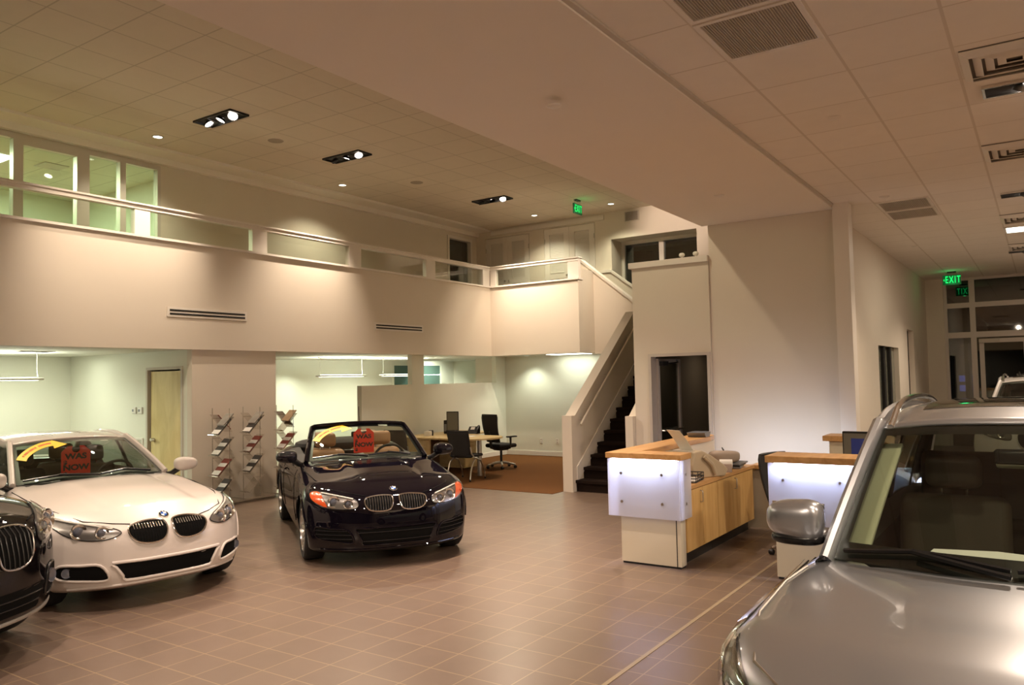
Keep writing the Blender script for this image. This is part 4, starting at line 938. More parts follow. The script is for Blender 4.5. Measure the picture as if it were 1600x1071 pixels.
def kidney(parent, S, poly, nslat, slat='chrome', frame='chrome', rad=.011):
    pr = S.front; k = MB(); patch(k, pr, poly, .004, 5); g = k.build('kidney_grille', 'car_intake', parent, smooth=True)
    fr = MB(); fr.tube([tuple(v) for v in pr(poly, .010)], rad, 8, True); fr.build('chrome_frame', frame, g, smooth=True)
    ys = [p[0] for p in poly]; a, b = min(ys), max(ys); sl = MB(); P_ = np.array(poly)
    for i in range(1, nslat+1):
        y = a+(b-a)*i/(nslat+1); zs = []
        for j in range(len(P_)):
            q0, q1 = P_[j], P_[(j+1) % len(P_)]
            if (q0[0]-y)*(q1[0]-y) < 0: zs.append(q0[1]+(q1[1]-q0[1])*(y-q0[0])/(q1[0]-q0[0]))
        if len(zs) < 2: continue
        z0, z1 = min(zs)+.004, max(zs)-.004
        pts = pr([(y, z0+(z1-z0)*t) for t in np.linspace(0,1,6)], .012); sl.tube([tuple(v) for v in pts], (b-a)/(nslat+1)*.12, 6)
    sl.build('slat', slat, g, smooth=True)
    return g
def headlight(parent, S, poly, rings, case='car_lampcase', amber=None, brow=None):
    pr = S.front; hb = patch(MB(), pr, poly, .003, 6).build('headlight', case, parent, smooth=True)
    for (y, z, r) in rings:
        c = pr([(y, z)], .006)[0]; n = Vector(S.nrm(np.array([c]))[0]); n = (n*.45+Vector((.9,0,0))).normalized(); mt = Matrix.Translation(c) @ n.to_track_quat('Z', 'Y').to_matrix().to_4x4()
        q = MB().lathe([(r*.62,.002),(r*.80,.012),(r*.98,.014),(r*1.02,-.01)], 28, 0, mt).build('lamp_ring', 'chrome', hb, smooth=True)
        MB().lathe([(0,.016),(r*.30,.014),(r*.52,.006),(r*.62,-.006)], 24, 0, mt).build('projector_lens', 'car_bulb', hb, smooth=True)
    if amber: patch(MB(), pr, amber, .012, 4).build('indicator', 'car_amber', hb, smooth=True)
    if brow: MB().tube([tuple(v) for v in pr(brow, .012)], .008, 8).build('brow_strip', 'white_pl', hb, smooth=True)
    patch(MB(), pr, poly, .022, 6).build('headlight_lens', 'car_lens', hb, smooth=True)
    MB().tube([tuple(v) for v in pr(poly, .004)], .0045, 6, True).build('headlight_seal', 'car_trimblack', hb, smooth=True)
    return hb
def car(name, label, cat, loc, rz, P, pm, kit):
    """pm: paint material; kit: callback adding the car's own front, seats and so on"""
    t = thing(name, label, cat, loc, rz); S = Shape(P); V, F = S.mesh()
    body = MB(); body.V = [tuple(v) for v in V]; body.F = F; body.mi = [0]*len(F)
    ob = body.build('body', [pm, 'car_cabin', 'car_intake'], t)
    # cut the wheel wells and the cabin
    cut = MB(); wb = P['wb']; W = S.W0
    for x in (0, -wb):
        for sg in (-1, 1):
            a, b = sorted((sg*(W-.34), sg*(W+.2))); cut.tube([(x,a,P['wr']+.01),(x,b,P['wr']+.01)], P['wr']+P.get('gap',.045), 48)
    G = P['gh']; bw = P['cabw']; xa, xb_ = P['cab']
    pl = [(xa,-bw*.80),(xa+.0,bw*.80),(xa-.25,bw),(xb_+.2,bw),(xb_,bw*.8),(xb_,-bw*.8),(xb_+.2,-bw),(xa-.25,-bw)]
    cut.prism(pl, P['floor'], 2.2, 'Z', 1)
    co = cut.build('cutter', ['car_intake', 'car_cabin'], t)
    bm = bmesh.new(); bm.from_mesh(co.data); bmesh.ops.triangulate(bm, faces=[f for f in bm.faces if len(f.verts) > 4]); bmesh.ops.recalc_face_normals(bm, faces=bm.faces[:]); bm.to_mesh(co.data); bm.free()
    md = ob.modifiers.new('cut', 'BOOLEAN'); md.operation = 'DIFFERENCE'; md.object = co; md.solver = 'EXACT'; md.material_mode = 'TRANSFER'
    bpy.context.view_layer.update(); dg = bpy.context.evaluated_depsgraph_get(); dg.update(); me = bpy.data.meshes.new_from_object(ob.evaluated_get(dg)); ob.modifiers.clear(); ob.data = me
    bpy.data.objects.remove(co)
    me.polygons.foreach_set('use_smooth', [True]*len(me.polygons)); me.set_sharp_from_angle(angle=math.radians(40))
    # wheels
    for x, tr in ((0, P['track'][0]), (-wb, P['track'][1])):
        for sg in (-1, 1): wheel(t, (x, sg*(tr/2), P['wr']), P['wr'], P['ww'], sg, P.get('steer', 0.) if x == 0 else 0.)
    # arch lips
    for x in (0, -wb):
        for sg in (-1, 1):
            an = np.linspace(.15, PI-.15, 24); R = P['wr']+P.get('gap', .045)
            pts = S.sideways([(x+R*math.cos(a), P['wr']+.01+R*math.sin(a)) for a in an], sg, .002)
            MB().tube([tuple(v) for v in pts], .010, 8).build('wheel_arch', pm, t, smooth=True)
    # greenhouse
    xb, zb, wbs, ab = G['base']; xh, zh, wh, ah = G['head']; bl = G.get('bulge', .03)
    def ws(u, v, off=0.): return (lerp(xb,xh,v)-lerp(ab,ah,v)*u*u+off*.5, u*lerp(wbs,wh,v), lerp(zb,zh,v)+bl*4*v*(1-v)*.5-lerp(G.get('cb',.03),.03,v)*u*u+off*.86)
    g = MB().grid(lambda u, v: ws((u*2-1)*.985, .015+.965*v), 24, 14).build('windscreen', 'car_windscreen', t, smooth=True)
    # dark border of the glass
    fr = MB(); e = G.get('frit', .045)
    for (u0,u1,v0,v1) in ((-.985,-.985+e*1.6,.015,.98),(.985-e*1.6,.985,.015,.98),(-.985+e*1.6,.985-e*1.6,.98-e*1.3,.98),(-.985+e*1.6,.985-e*1.6,.015,.015+e*2.2)):
        fr.grid(lambda u, v: ws(lerp(u0,u1,u), lerp(v0,v1,v), -.006), 20 if u1-u0 > .5 else 2, 14 if v1-v0 > .5 else 2)
    fr.build('glass_border', 'car_frit', g, smooth=True)
    pr_ = G['pillar']
    if G.get('roof'):
        rz_ = spl([(xh, zh)]+G['roof']); rw = spl([(xh, wh)]+G['roofw']); xe = G['roof'][-1][0]; cr = .03
        def rp(u, x, off=0.):
            tt = (xh-x)/(xh-xe); return (x-ah*u*u*(1-tt)+.10*u*u*tt, u*float(rw(x)), float(rz_(x))-cr*u*u-.02*u**4+off)
        MB().grid(lambda u, v: rp(u*2-1, lerp(xh,xe,v)), 20, 24).build('roof', pm, t, smooth=True, solid=.02)
        MB().grid(lambda u, v: rp((u*2-1)*.98, lerp(xh-.06,xe,v), -.035), 12, 12).build('headliner', G.get('liner', 'car_liner'), t, smooth=True)
        xr_, zr_, wr_ = G['rear']
        def rw_(u, v): a = rp(u, xe); b = (xr_+.16*u*u, u*wr_, zr_-.02*u*u); return tuple(lerp(a[i], b[i], v)+(.03*4*v*(1-v) if i == 2 else 0) for i in range(3))
        MB().grid(lambda u, v: rw_((u*2-1)*.97, .03+.94*v), 16, 8).build('rear_window', 'car_sideglass', t, smooth=True)
        rails = {}
        for sg in (-1, 1):
            rail = [ws(sg*1.0, v) for v in np.linspace(-.02,1,9)]+[rp(sg*1.0, x) for x in np.linspace(xh-.12,xe,14)]+[rw_(sg, v) for v in np.linspace(.12,1,6)]
            MB().tube(rail, pr_[0], 10, ry=pr_[1]).build('pillar', pm, t, smooth=True)
            # side: ruled surface between rail and belt
            RL = np.array([ws(sg*1.0, v) for v in np.linspace(0.02,1,10)]+[rp(sg*1.0, x) for x in np.linspace(xh-.1,xe,14)]+[rw_(sg, v) for v in np.linspace(.2,1,5)])
            xs = np.linspace(RL[0][0]+.01, RL[-1][0], len(RL)); by = spl(G['belt']); bz = spl(G['beltz'])
            BL = np.array([(x, sg*float(by(x)), float(bz(x))) for x in xs])
            # match by x so that posts stand upright
            rx = spl([(p[0], p[1]*sg) for p in sorted(RL.tolist())]); rzz = spl([(p[0], p[2]) for p in sorted(RL.tolist())])
            def sd(x, v, off=0.): a = (x, sg*float(by(x)), float(bz(x))); b = (x, sg*float(rx(x)), float(rzz(x))); q = [lerp(a[i], b[i], v) for i in range(3)]; q[1] += sg*(.035*4*v*(1-v)*.5+off); return q
            for (x0, x1, kind) in G['sides']:
                mb = MB().grid(lambda u, v: sd(lerp(x0,x1,u), v), 14, 6)
                mb.build({'g':'side_window','p':'pillar','q':'quarter_panel','f':'window_frame'}[kind], {'g':P.get('sglass','car_sideglass'),'p':'car_trimblack','q':pm,'f':'car_trimblack'}[kind], t, smooth=True, solid=0 if kind == 'g' else .012)
        kit_roof = rp
    else:
        kit_roof = None
        pts = [ws(-1.0, v) for v in np.linspace(-.03,.96,12)]+[ws(u, 1.0) for u in np.linspace(-.94,.94,20)]+[ws(1.0, v) for v in np.linspace(.96,-.03,12)]
        MB().tube(pts, pr_[0], 10, ry=pr_[1]).build('windscreen_frame', pm, t, smooth=True)
    # dashboard
    dz = zb-.045; dx = xb-.02
    MB().grid(lambda u, v: (dx-.02-.62*v-.10*(2*u-1)**2*(1-v), (u-.5)*2*bw*.97, dz+.02*math.sin(v*PI)+.05*max(0, 1-abs((u-.76)/.16))*sst(.3,.7,v)-.25*max(0, v-.85)), 30, 16).build('dashboard', G.get('dash', 'car_dash'), t, smooth=True, solid=.02)
    for sg in (-1, 1):
        y1 = P.get('trimy', .80); N = 24; o_ = MB(); pts = S.upper([(lerp(xb-.38, xb_+.1, i/N), sg*lerp(bw-.06, y1, j/3)) for i in range(N+1) for j in range(4)], .008)
        o_.V = [tuple(v) for v in pts]
        for i in range(N):
            for j in range(3): o_.F.append([i*4+j, i*4+j+1, i*4+j+5, i*4+j+4]); o_.mi.append(0)
        o_.build('door_top_trim', 'car_dash', t, smooth=True)
    sw = MB(); sx_, sz_ = xb-.62, dz-.02; rot = Euler((0,-1.15,0)).to_matrix().to_4x4(); mt = Matrix.Translation((sx_, bw*.52, sz_)) @ rot
    sw.add(*(lambda q: (q.V, q.F))(MB().tube([(.185*math.cos(a),.185*math.sin(a),0) for a in np.linspace(0,2*PI,32)[:-1]], .016, 8, True)), 0, mt)
    sw.add(*(lambda q: (q.V, q.F))(MB().rbox((0,0,-.02),(.12,.15,.05),.02).box((-.02,-.17,-.012),(.02,.17,.008)).box((-.17,-.02,-.012),(0,.02,.008))), 0, mt)
    sw.build('steering_wheel', 'car_dash', t, smooth=True)
    # wipers
    wp = MB()
    for (u0, u1) in ((-.05,-.90),(.70,-.02)):
        wp.tube([tuple(np.array(ws(lerp(u0,u1,k), .045+.05*(1-abs(2*k-1)) , .02))) for k in np.linspace(0,1,8)], .010, 6)
        wp.tube([tuple(np.array(ws(lerp(u0,lerp(u0,u1,.55),k), .0+.075*k, .035))) for k in np.linspace(0,1,6)], .012, 6)
    wp.build('wiper', 'car_trimblack', t, smooth=True)
    # inside mirror
    im = ws(0, .86, -.05); MB().rbox((im[0]-.05, 0, im[2]-.04),(.03,.22,.07),.014,3).build('inside_mirror', 'car_trimblack', t, smooth=True)
    # bonnet seams
    for sg in (-1, 1):
        sm = [(x, sg*y) for x, y in P['seam']]
        MB().tube([tuple(v) for v in S.upper(sm, P.get('seamo', .003))], P.get('seamr', .0045), 6).build('bonnet_seam', P.get('seamm','car_intake'), t, smooth=True)
    # door seams
    for sg in (-1, 1):
        for ln in P['dseam']: MB().tube([tuple(v) for v in S.sideways(dens(ln, 8)[:-8], sg, .0015)], .003, 6).build('door_seam', 'car_intake', t)
        for (x, z) in P['handles']:
            p = S.sideways([(x+d, z) for d in np.linspace(-.09,.09,5)], sg, .018); MB().tube([tuple(v) for v in p], .014, 8).build('door_handle', pm, t, smooth=True)
    kit(t, S, ws, kit_roof, pm)
    return t, S
def ear_mirror(t, x, y, z, sg, pm, rad=(.085,.125,.075), base='car_trimblack'):
    a = MB().sell((x, sg*y, z), rad, .75, .8, 24, 14, fn=lambda a, b, c: ((a if a > -.35 else -.35), b, c*(1-.12*b*sg))).build('door_mirror', pm, t, smooth=True)
    MB().box((x-rad[0]*.36, sg*(y-rad[1]*.8), z-rad[2]*.7), (x-rad[0]*.35-.002, sg*(y+rad[1]*.75), z+rad[2]*.7)).build('mirror_glass', 'chrome', a)
    MB().tube([(x-.01, sg*(y-rad[1]*.6), z-rad[2]*.7),(x-.03, sg*(y-rad[1]*1.15), z-rad[2]*1.3),(x-.05, sg*(y-rad[1]*1.5), z-rad[2]*1.5)], [.03,.028,.03], 10).build('mirror_arm', base, a, smooth=True)
    return a
def arrow_sticker(t, ws):
    """curved yellow arrow high on the left of the windscreen glass"""
    mb = MB(); N = 14; path = []
    for k in range(N+1):
        s = k/N; path.append((-.88+.52*s**1.15, .52+.37*math.sin(s**.8*PI/2)))
    wd = .072; o = len(mb.V)
    for i, (u, v) in enumerate(path):
        a = path[max(0,i-1)]; b = path[min(N,i+1)]; d = Vector((b[0]-a[0], (b[1]-a[1])*.8)).normalized()
        for sg in (-1, 1): mb.V.append(ws(u-sg*d.y*wd*.9, v+sg*d.x*wd, .006))
    for i in range(N): mb.F.append([o+2*i, o+2*i+1, o+2*i+3, o+2*i+2]); mb.mi.append(0)
    u, v = path[-1]; mb.add([ws(u-.03, v+.09, .006), ws(u+.17, v-.06, .006), ws(u-.05, v-.15, .006)], [(0,1,2)])
    s = mb.build('arrow_sticker', mat('yellow_sticker', (.95,.60,.02), .5), t, solid=.002)
    # row of small illegible orange marks along the arrow
    tx = MB()
    for i in range(16):
        if i == 8: continue
        s_ = .10+.78*i/15; k = min(N-1, int(s_*N)); f_ = s_*N-k; u = lerp(path[k][0], path[k+1][0], f_); v = lerp(path[k][1], path[k+1][1], f_)
        p = Vector(ws(u, v, .0095)); du = (Vector(ws(path[k+1][0], path[k+1][1]))-Vector(ws(path[k][0], path[k][1]))).normalized(); n_ = Vector((.5,0,.86)); dv = n_.cross(du).normalized()
        hw, hh = .007+.004*(i*7 % 3), .014; Vt, Ft = [(-hw,-hh,0),(hw,-hh,0),(hw,hh,0),(-hw,hh,0)], [(0,1,2,3)]; R = Matrix((du, dv, du.cross(dv))).transposed().to_4x4(); tx.add(Vt, Ft, 0, Matrix.Translation(p) @ R)
    tx.build('printed_marks', mat('sticker_orange', (.65,.16,.01), .5), s)
def hang_tag(carobj, local, tilt, label, s=1.):
    mw = carobj.matrix_world.copy() if False else Matrix.Translation(carobj.location) @ carobj.rotation_euler.to_matrix().to_4x4()
    p = mw @ Vector(local); t = thing('price_tag', label, 'price tag', p, carobj.rotation_euler.z, 'red price tags in the windscreens')
    w, h = .178*s, .345*s; out = [(-w,-h),(w,-h),(w,.0),(w*.55,.075*s),(.045*s,.075*s)]+[(.05*s*math.cos(a), .035*s+.05*s*math.sin(a)) for a in np.linspace(.6,-PI-.6,12)]+[(-.045*s,.075*s),(-w*.55,.075*s),(-w,0)]
    mt = Euler((0,tilt,0)).to_matrix().to_4x4() @ Matrix(((0,0,1,0),(1,0,0,0),(0,1,0,0),(0,0,0,1)))
    c = MB(); c.prism(out, -.0015, .0015, 'Z', 0, mt); c.build('card', mat('red_card', (.85,.035,.012), .5), t)
    tx = MB()
    for ln, y, sz, x in (('WAS',-.065*s,.100*s,0),('$',-.140*s,.070*s,-.13*s),('NOW',-.210*s,.100*s,0),('$',-.290*s,.070*s,-.13*s)):
        V, F = text_mesh(ln, sz, .0006, .045, squash=1.2); tx.add(V, F, 0, mt @ Matrix.Translation((x,y,.0028)))
    tx.build('lettering', 'black', t)
    return t
# ------------------------------------------------------------------ the five cars
M['car_lampcase_mid'] = mat('headlamp_case_bright', (.30,.29,.28), .3, metal=.75)
WHITE = paint('white_car_paint', (.64,.585,.545), 0, .35)
BLACKP = paint('black_sapphire_paint', (.004,.003,.006), .0, .5, .85, .0)
SILVER = paint('silver_grey_paint', (.43,.445,.48), .8, .30, 1.)
M['car_tinted'] = glass_mat('tinted_side_glass', (.07,.08,.075), .06, 4.)
DARKP = paint('dark_suv_paint', (.005,.004,.005), .0, .5, .85, .0)
E92 = dict(nose=[(.15,.66),(.20,.745),(.26,.775),(.40,.792),(.50,.785),(.60,.765),(.67,.73),(.72,.66),(.80,.50)], tail=[(.2,-3.70),(.4,-3.80),(.6,-3.82),(.8,-3.80),(1.05,-3.72)],
  top=[(.85,.66),(.70,.715),(.55,.765),(.2,.845),(0,.88),(-.4,.93),(-.70,.962),(-.95,.965),(-1.3,.955),(-2.2,.96),(-3.0,.99),(-3.3,1.03),(-3.7,1.0),(-3.9,.95)],
  crown=[(.8,.05),(0,.085),(-.7,.075),(-1.2,.05),(-3,.06),(-3.8,.08)], W=[(.85,.80),(.6,.85),(.2,.885),(-.2,.89),(-1,.88),(-2,.885),(-2.76,.893),(-3.3,.86),(-3.9,.72)],
  side=[(.12,.93),(.30,.97),(.50,1.0),(.62,.997),(.75,.985),(.9,.945),(1.1,.84)], bot=[(.85,.18),(.4,.16),(-.5,.17),(-2.3,.18),(-3.2,.2),(-3.9,.3)], plan=(.37,.80,2.7), core=(.40,.52), dome=(.018,.34,.10,-.9,.62), kS=.13, kF=.08,
  wb=2.76, wr=.325, ww=.225, track=(1.50,1.51), gap=.04, cab=(-.80,-3.15), cabw=.66, floor=.30, seam=[(.66,.30),(.60,.42),(.45,.60),(.1,.73),(-.4,.775),(-.80,.775)],
  dseam=[[(-.80,.30),(-.82,.55),(-.95,.90)],[(-2.15,.30),(-2.20,.55),(-2.25,.90)]], handles=[(-1.98,.80)],
  gh=dict(base=(-.72,.968,.72,.27), head=(-1.52,1.325,.575,.10), roof=[(-1.9,1.366),(-2.3,1.372),(-2.8,1.33),(-3.05,1.285)], roofw=[(-2.0,.59),(-2.6,.575),(-3.05,.53)], rear=(-3.42,1.035,.60),
   belt=[(-.9,.745),(-1.3,.77),(-2.4,.785),(-3.0,.755),(-3.5,.66)], beltz=[(-.9,.895),(-1.5,.89),(-2.5,.90),(-3.5,.97)], sides=[(-.98,-1.06,'f'),(-1.06,-2.02,'g'),(-2.02,-2.10,'p'),(-2.10,-2.80,'g'),(-2.80,-3.4,'q')], pillar=(.030,.046)))
E88 = dict(nose=[(.13,.66),(.18,.73),(.26,.765),(.40,.775),(.50,.768),(.60,.75),(.68,.715),(.74,.65),(.82,.48)], tail=[(.2,-3.45),(.4,-3.56),(.6,-3.59),(.8,-3.57),(1.05,-3.48)],
  top=[(.85,.66),(.70,.725),(.55,.785),(.2,.87),(0,.895),(-.35,.935),(-.60,.962),(-.9,.965),(-1.3,.95),(-2.0,.95),(-2.4,.99),(-2.75,1.03),(-3.2,1.0),(-3.7,.95)],
  crown=[(.8,.05),(0,.085),(-.7,.075),(-1.2,.05),(-3,.06),(-3.8,.08)], W=[(.85,.79),(.6,.84),(.2,.87),(-.2,.874),(-1,.86),(-2,.865),(-2.66,.876),(-3.2,.84),(-3.7,.70)],
  side=[(.12,.94),(.30,.975),(.50,1.0),(.62,.997),(.75,.985),(.9,.945),(1.1,.84)], bot=[(.85,.15),(.4,.14),(-.5,.15),(-2.3,.16),(-3.2,.2),(-3.9,.3)], plan=(.33,.80,2.9), core=(.40,.52), trimy=.74, dome=(.016,.30,.10,-.8,.60), kS=.13, kF=.08,
  wb=2.66, wr=.318, ww=.21, track=(1.49,1.51), gap=.035, cab=(-.70,-2.62), cabw=.665, floor=.28, seam=[(.66,.30),(.60,.42),(.45,.60),(.1,.72),(-.4,.765),(-.70,.765)],
  dseam=[[(-.70,.30),(-.74,.55),(-.85,.90)],[(-2.0,.30),(-2.06,.55),(-2.1,.90)]], handles=[(-1.85,.78)],
  gh=dict(base=(-.60,.968,.71,.25), head=(-1.32,1.335,.575,.10), roof=None, pillar=(.026,.040)))
X3 = dict(nose=[(.22,.70),(.30,.79),(.45,.83),(.60,.83),(.75,.80),(.86,.74),(.94,.60),(1.0,.45)], tail=[(.3,-3.62),(.5,-3.74),(.8,-3.74),(1.1,-3.68)],
  top=[(.88,.82),(.75,.90),(.45,.975),(0,1.015),(-.30,1.040),(-.6,1.05),(-1,1.045),(-2.5,1.05),(-3.7,1.05)], crown=[(.8,.05),(0,.06),(-.7,.06),(-1.2,.05),(-3.8,.06)],
  W=[(.88,.84),(.6,.89),(.2,.92),(-.2,.926),(-1,.905),(-2,.905),(-2.8,.925),(-3.3,.90),(-3.8,.80)], side=[(.2,.95),(.45,.985),(.65,1.0),(.8,.99),(.95,.965),(1.1,.90)], bot=[(.85,.26),(.4,.22),(-2.3,.22),(-3.2,.25),(-3.9,.35)],
  plan=(.34,.85,2.8), core=(.50,.66), dome=(.0,.34,.22,-.9,.75), kS=.11, kF=.09, wb=2.795, wr=.36, ww=.235, track=(1.56,1.57), gap=.05, cab=(-.52,-3.55), cabw=.68, floor=.42,
  seam=[(.70,.40),(.62,.58),(.45,.74),(.1,.825),(-.3,.835),(-.52,.80)], dseam=[[(-.75,.40),(-.75,.8),(-.85,1.0)],[(-1.75,.40),(-1.78,.8),(-1.8,1.0)]], handles=[(-1.55,.88),(-2.55,.90)], res=(190,84,44), seamo=.004, seamr=.0055, seamm='steel', sglass='car_tinted',  # steel bonnet seam stands in for the highlight along the bonnet edge
  gh=dict(base=(-.40,1.045,.745,.25), head=(-1.24,1.60,.62,.09), roof=[(-1.6,1.65),(-2.2,1.675),(-3.0,1.65),(-3.55,1.59)], roofw=[(-1.6,.625),(-2.6,.625),(-3.55,.58)], rear=(-3.72,1.09,.68), frit=.050,
   belt=[(-.6,.775),(-1.3,.80),(-2.4,.80),(-3.7,.74)], beltz=[(-.6,1.0),(-1.5,.99),(-3.7,1.0)], sides=[(-.60,-.95,'f'),(-.95,-1.72,'g'),(-1.72,-1.82,'p'),(-1.82,-2.65,'g'),(-2.65,-2.75,'p'),(-2.75,-3.35,'g'),(-3.35,-3.6,'q')], pillar=(.032,.050)))
X5 = dict(nose=[(.24,.72),(.32,.82),(.45,.86),(.62,.87),(.80,.85),(.92,.80),(1.0,.68),(1.06,.5)], tail=[(.3,-3.85),(.5,-3.96),(.8,-3.98),(1.2,-3.9)],
  top=[(.95,.90),(.80,.985),(.5,1.06),(0,1.12),(-.35,1.17),(-.6,1.19),(-1,1.16),(-2.5,1.14),(-3.9,1.14)], crown=[(.8,.06),(0,.08),(-.7,.07),(-1.2,.05),(-3.8,.06)],
  W=[(.95,.87),(.6,.93),(.2,.96),(-.2,.966),(-1,.945),(-2,.945),(-2.93,.966),(-3.4,.94),(-4,.84)], side=[(.2,.95),(.45,.985),(.65,1.0),(.85,.985),(1.0,.96),(1.2,.88)], bot=[(.85,.28),(.4,.24),(-2.3,.24),(-3.2,.27),(-3.9,.38)],
  plan=(.36,.88,2.7), core=(.55,.70), dome=(.02,.36,.10,-.8,.75), kS=.13, kF=.10, wb=2.933, wr=.38, ww=.255, track=(1.63,1.64), gap=.05, cab=(-.55,-3.7), cabw=.72, floor=.45,
  seam=[(.72,.42),(.62,.58),(.45,.72),(.1,.83),(-.3,.85),(-.60,.84)], dseam=[[(-.85,.40),(-.85,.8),(-.95,1.08)],[(-1.85,.40),(-1.88,.8),(-1.9,1.08)]], handles=[(-1.65,.95),(-2.65,.97)],
  gh=dict(base=(-.46,1.19,.78,.26), head=(-1.30,1.655,.64,.10), roof=[(-1.7,1.70),(-2.3,1.725),(-3.1,1.70),(-3.75,1.63)], roofw=[(-1.7,.655),(-2.6,.655),(-3.75,.60)], rear=(-3.93,1.18,.70),
   belt=[(-.6,.80),(-1.3,.83),(-2.4,.83),(-3.9,.77)], beltz=[(-.6,1.10),(-1.5,1.085),(-3.9,1.10)], sides=[(-.70,-.98,'f'),(-.98,-1.82,'g'),(-1.82,-1.92,'p'),(-1.92,-2.8,'g'),(-2.8,-2.9,'p'),(-2.9,-3.55,'g'),(-3.55,-3.8,'q')], pillar=(.034,.052)))
def intake(t, S, poly, name='lower_intake', lip=None, bars=0, fog=None, off=.003):
    g = patch(MB(), S.front, poly, off, 5).build(name, 'car_intake', t, smooth=True)
    if lip: MB().tube([tuple(v) for v in S.front(poly, .003)], lip[1], 8, True).build('intake_lip', lip[0], g, smooth=True)
    if fog:
        y, z, r = fog; c = S.front([(y, z)], .006)[0]; n = (Vector(S.nrm(np.array([c]))[0])*.5+Vector((.8,0,0))).normalized(); mt = Matrix.Translation(c) @ n.to_track_quat('Z', 'Y').to_matrix().to_4x4()
        MB().lathe([(0,.010),(r*.8,.006),(r,.010),(r*1.05,-.01)], 24, 0, mt).build('fog_lamp', 'car_bulb', g, smooth=True)
    for k in range(bars):
        P_ = np.array(poly); z = P_[:,1].min()+(P_[:,1].max()-P_[:,1].min())*(k+1)/(bars+1); ys = []
        for j in range(len(P_)):
            q0, q1 = P_[j], P_[(j+1) % len(P_)]
            if (q0[1]-z)*(q1[1]-z) < 0: ys.append(q0[0]+(q1[0]-q0[0])*(z-q0[1])/(q1[1]-q0[1]))
        if len(ys) > 1: MB().tube([tuple(v) for v in S.front([(y, z) for y in np.linspace(min(ys)+.01, max(ys)-.01, 14)], .008)], .006, 6).build('intake_bar', 'car_trimblack', g, smooth=True)
    return g
def both(p): return (p, mirror_poly(p))
def kit_e92(t, S, ws, rp, pm):
    k = smooth_poly([(.030,.668),(.036,.595),(.078,.548),(.17,.534),(.272,.556),(.328,.615),(.318,.672),(.19,.702),(.064,.698)], 5)
    for p in both(k): kidney(t, S, p, 13, 'car_intake', 'chrome', .0085)
    # chrome tips standing in for glints in the upper part of the grilles
    for sg in (-1,1):
        mb = MB()
        for i in range(11): y = sg*(.064+.0225*i); mb.tube([tuple(v) for v in S.front([(y,.682),(y,.650)], .015)], .0042, 6)
        mb.build('grille_glint_tip', 'chrome', t)
    h = smooth_poly([(.385,.645),(.46,.685),(.60,.718),(.72,.750),(.815,.782),(.795,.705),(.735,.640),(.64,.600),(.52,.592),(.43,.612)], 4)
    for p, sg in zip(both(h), (1,-1)): headlight(t, S, p, [(sg*.655,.664,.064),(sg*.515,.648,.054)], 'car_lampcase_mid', brow=[(sg*y, z) for y, z in ((.44,.668),(.55,.698),(.68,.728),(.76,.752))])
    intake(t, S, smooth_poly(dens([(-.46,.405),(-.36,.252),(.36,.252),(.46,.405)], 4), 2), lip=(pm,.014))
    for p, sg in zip(both(smooth_poly([(.48,.272),(.535,.39),(.66,.40),(.775,.398),(.805,.345),(.775,.288),(.64,.270)], 4)), (1,-1)): intake(t, S, p, 'side_intake', lip=(pm,.012), fog=(sg*.735,.342,.038))
    MB().tube([tuple(v) for v in S.front([(y,.222-.02*(abs(y)/.7)**2) for y in np.linspace(-.72,.72,30)], .0)], .012, 8).build('bumper_lip', pm, t, smooth=True)
    c = S.front([(0,.728)], .004)[0]; emblem(t, c, S.nrm(np.array([c]))[0]*.7+np.array([.25,0,.1]), .042)
    for sg in (-1,1): ear_mirror(t, -.90, .915, 1.01, sg, pm, (.10,.12,.072))
    for y, m in ((-.36,'car_brown'),(.36,'car_brown')): seat(t, -1.72, y, .50, m, 1.0)
    for y in (-.34,.34): seat(t, -2.62, y, .52, 'car_beige_seat', .98, w=.56)
    MB().grid(lambda u, v: rp((u*2-1)*.62, -1.72-.72*v, .010), 10, 10).build('sunroof', 'car_roofglass', t, smooth=True)
    arrow_sticker(t, ws)
    MB().grid(lambda u, v: ws(.42+.14*u, .90+.06*v, -.01), 3, 2).build('windscreen_label', 'paper', t)
